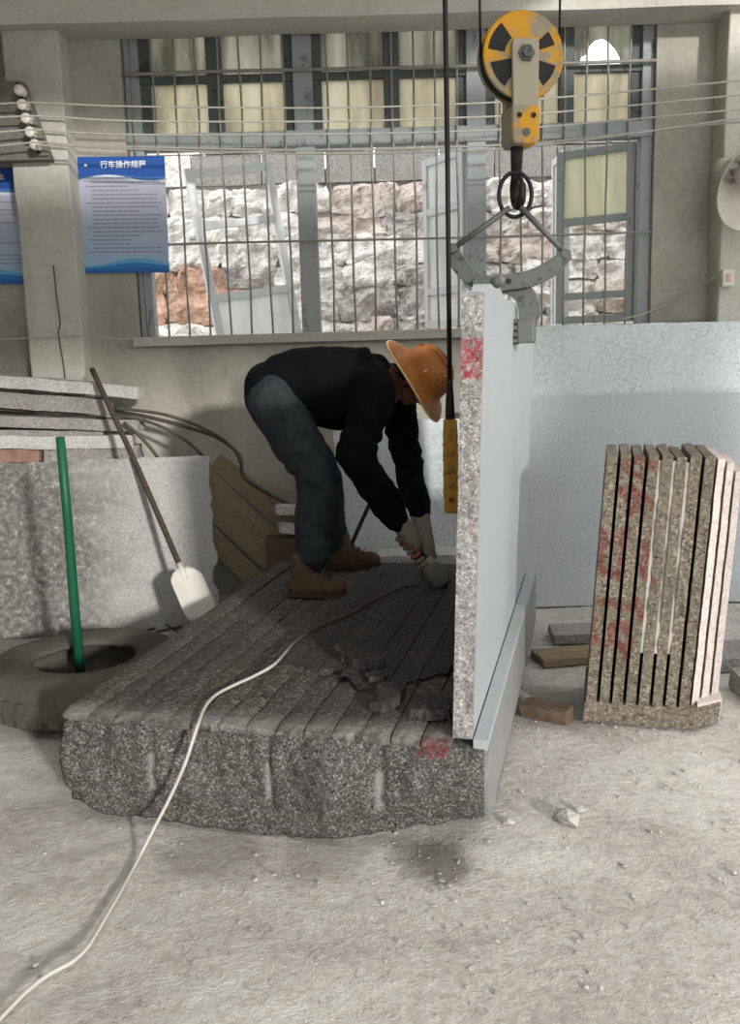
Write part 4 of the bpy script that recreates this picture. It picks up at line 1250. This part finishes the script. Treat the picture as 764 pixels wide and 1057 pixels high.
# jeans
bm = bmesh.new()
ellipsoid(bm, J(279, 410, 4.46), (.128, .172, .125))
limb(bm, [J(284, 414, 4.37), hipN.lerp(kneeN, .4), kneeN, kneeN.lerp(ankN, .5), J(322, 572, 4.19)], [.135, .122, .098, .090, .084])
limb(bm, [J(287, 416, 4.56), hipF.lerp(kneeF, .4), kneeF, kneeF.lerp(ankF, .5), J(343, 558, 4.72)], [.135, .122, .098, .090, .084])
def jeans_w(c):
    f = max(0, 1 - abs(c.z - .95) / .2) + max(0, 1 - abs(c.z - .55) / .15)
    return .008 * fbm(c, 6, 3) + .006 * f * math.sin(70 * (c.z + .3 * c.x) + 5 * fbm(c, 5))
fuse('jeans', bm, .0105, M['jeans'], man, 4, jeans_w)
# boots
def boot(x0, x1, yy, yaw, label=None):
    b = empty('boot', Vector((x0, yy, .372)) - man.location, yaw); b.parent = man
    L = x1 - x0
    bm = bmesh.new()
    ellipsoid(bm, (.055, 0, .055), (.055, .046, .055)); ellipsoid(bm, (L * .45, 0, .055), (L * .30, .045, .050))
    ellipsoid(bm, (L - .062, 0, .046), (.064, .050, .042)); limb(bm, [(.07, 0, .05), (.078, 0, .115), (.075, 0, .165)], [.052, .058, .060])
    limb(bm, [(.08, 0, .09), (L * .55, 0, .075)], [.05, .04])
    for v in bm.verts:
        if v.co.z < .016: v.co.z = .016
    fuse_local('upper', bm, .006, M['boot'], b)
    ol = []
    for k in range(28):
        a = 2 * math.pi * k / 28
        ca, sa = math.cos(a), math.sin(a)
        x = L / 2 + (L / 2 + .004) * (abs(ca) ** .75) * (1 if ca > 0 else -1)
        w = .046 + .008 * ((x / L) > .55) - .006 * (abs(x / L - .42) < .14)
        ol.append((x, w * (abs(sa) ** .8) * (1 if sa > 0 else -1)))
    obj('sole', prism_bm(ol, 0, .022, 'z'), M['sole'], b, bevel=.003)
    for k in range(4):
        x = .125 + k * .026
        zz = .140 - k * .013
        obj('lace', tube_bm([(x, -.032, zz - .020), (x + .004, 0, zz), (x, .032, zz - .020)], .0035, 5), M['sole'], b, smooth=True)
def fuse_local(name, bm, vox, mat, parent):
    z = parent.location.copy(); parent.location = (0, 0, 0)
    o = fuse(name, bm, vox, mat, parent, 4); parent.location = z
    return o
boot(J(297, 610, 4.17).x, J(359, 612, 4.13).x, 4.19, math.radians(-8))
boot(J(336, 580, 4.72).x, J(393, 580, 4.72).x, 4.72, math.radians(-3))

# ---- the tool he holds, and gloved hands closed round it
TA, TB = J(417, 552, 4.27), J(440, 580, 4.25)                # grip
TD = (TB - TA).normalized()
TC = J(468, 617, 4.20)
M['tool_grey'] = mat_worn('dusty_tool_casing', '#6d6b63', '#504e48', .55, 18, .7)
tl = tag(empty('chipping_tool', TA), 'dusty grey hand-held power tool pressed on the block in the worker\'s gloves', 'power tool')
obj('grip', tube_bm([Vector(), TB - TA], .021, 14), M['dark_steel'], tl, smooth=True)
bd = TC - TB; Lt = bd.length; bdn = bd.normalized()
def toolz(prof, name, mat, base):
    R = bdn.to_track_quat('Z', 'Y').to_matrix().to_4x4()
    return obj(name, lathe_bm(prof, 22, Matrix.Translation(base) @ R), mat, tl, smooth=True)
toolz([(0, -.012), (.030, -.012), (.037, 0), (.037, .02), (.030, .03), (0, .03)], 'collar', mat_plain('pale_collar', '#a8a498', .7), TB - TA)
toolz([(0, .025), (.036, .025), (.048, .04), (.054, .07), (.052, .11), (.042, .135), (.022, .145), (0, .145)], 'motor_housing', M['tool_grey'], TB - TA)
toolz([(0, .14), (.016, .14), (.016, Lt - .04), (.010, Lt - .03), (0, Lt - .026)], 'chisel', M['dark_steel'], TB - TA)

def glove(wr, center, start, mirror, name='glove', spread=.026):
    """palm beside the grip, four fingers curled round it, thumb closing from the other side"""
    g = empty(name, wr - man.location); g.parent = man
    axis = TD
    pd_ = (wr - center); pd_ = (pd_ - axis * pd_.dot(axis)).normalized()      # from the grip towards the wrist
    q = axis.cross(pd_).normalized() * mirror
    bm = bmesh.new()
    pc_ = center + pd_ * .045
    limb(bm, [wr + (wr - pc_).normalized() * .045, wr, pc_], [.052, .047, .044], 14)
    limb(bm, [pc_ - axis * .030, pc_ + axis * .030], [.031, .031], 12)
    limb(bm, [center + pd_ * .038 + q * .012 - axis * .034, center + pd_ * .038 + q * .012 + axis * .036], [.019, .019], 12)
    o1 = fuse('palm', bm, .005, M['glove'], man, 3); o1.parent = g; o1.location = man.location - wr
    lens = (1.0, 1.12, 1.04, .84)
    for i in range(4):
        s = (i - 1.5) * spread
        R = .021 + .013
        pts = []
        for k in range(7):
            a = math.radians(28 + (k / 6) * 205 * (.86 + .14 * lens[i]))
            pts.append(center + axis * (s + .003 * k * (i - 1.5) * .2) + pd_ * (R * math.cos(a) * (1.15 if k < 2 else 1)) + q * (R * math.sin(a) * 1.08))
        bm = bmesh.new(); limb(bm, pts, [.0135, .0135, .0132, .0128, .0122, .0115, .0105], 10)
        obj('finger', bm, M['glove'] if i != 1 else M['glove_red'], g, smooth=True).location = -wr
    bm = bmesh.new()
    tp = [pc_ - axis * .034 - q * .010, center - axis * .047 + pd_ * .028 - q * .022, center - axis * .042 - q * .034 + pd_ * .004, center - axis * .030 - q * .031 - pd_ * .016]
    limb(bm, tp, [.020, .017, .015, .0125], 10)
    obj('thumb', bm, M['glove'], g, smooth=True).location = -wr
    return g
glove(wrN, TA + TD * .040, 0, 1)
glove(wrF, TA + TD * .125, 0, -1)

# ---- power cord: from the tool over the block, down its front and away over the floor
t = NT('dusty_white_cord')                       # pale by the floor end, dark brown by the tool
co = t.coord('Object')
sx = t.n('ShaderNodeSeparateXYZ'); t.l(co, sx.inputs[0])
d = t.math('ADD', sx.outputs[1], t.math('MULTIPLY', t.noise(co, 9, 4, .6), .35))
M['cord'] = t.done(t.ramp(t.math('DIVIDE', d, 5.0), [(.655, srgb('#bdb9b0')), (.71, srgb('#4e473f'))]), .7)
pts = [TA + TD * .01 + Vector((-.005, .02, 0)), at(430, 570, 4.32), atz(436, 600, .40), atz(415, 606, .402), atz(385, 620, .400), atz(358, 635, .400), atz(330, 646, .400), atz(305, 662, .400), atz(284, 685, .400), atz(262, 698, .384), atz(240, 708, .381), atz(222, 718, .381), atz(211, 731, .382)]
pn = BO - BG * .105
pts += [atp(203, 752, BO - BG * .06, BG), atp(191, 788, pn, BG), atp(176, 822, pn - BG * .02, BG), atp(160, 853, pn - BG * .06, BG)]
pts += [atz(x, y, .012) for x, y in ((143, 886), (120, 928), (100, 962), (90, 978), (74, 993), (50, 1006), (28, 1023), (8, 1043), (-14, 1066), (-60, 1110))]
tag(obj('power_cord', tube_bm(spline(pts, 8), .0058, 7), M['cord'], smooth=True), 'long whitish power cord running from the worker\'s tool over the block to the floor', 'cord')
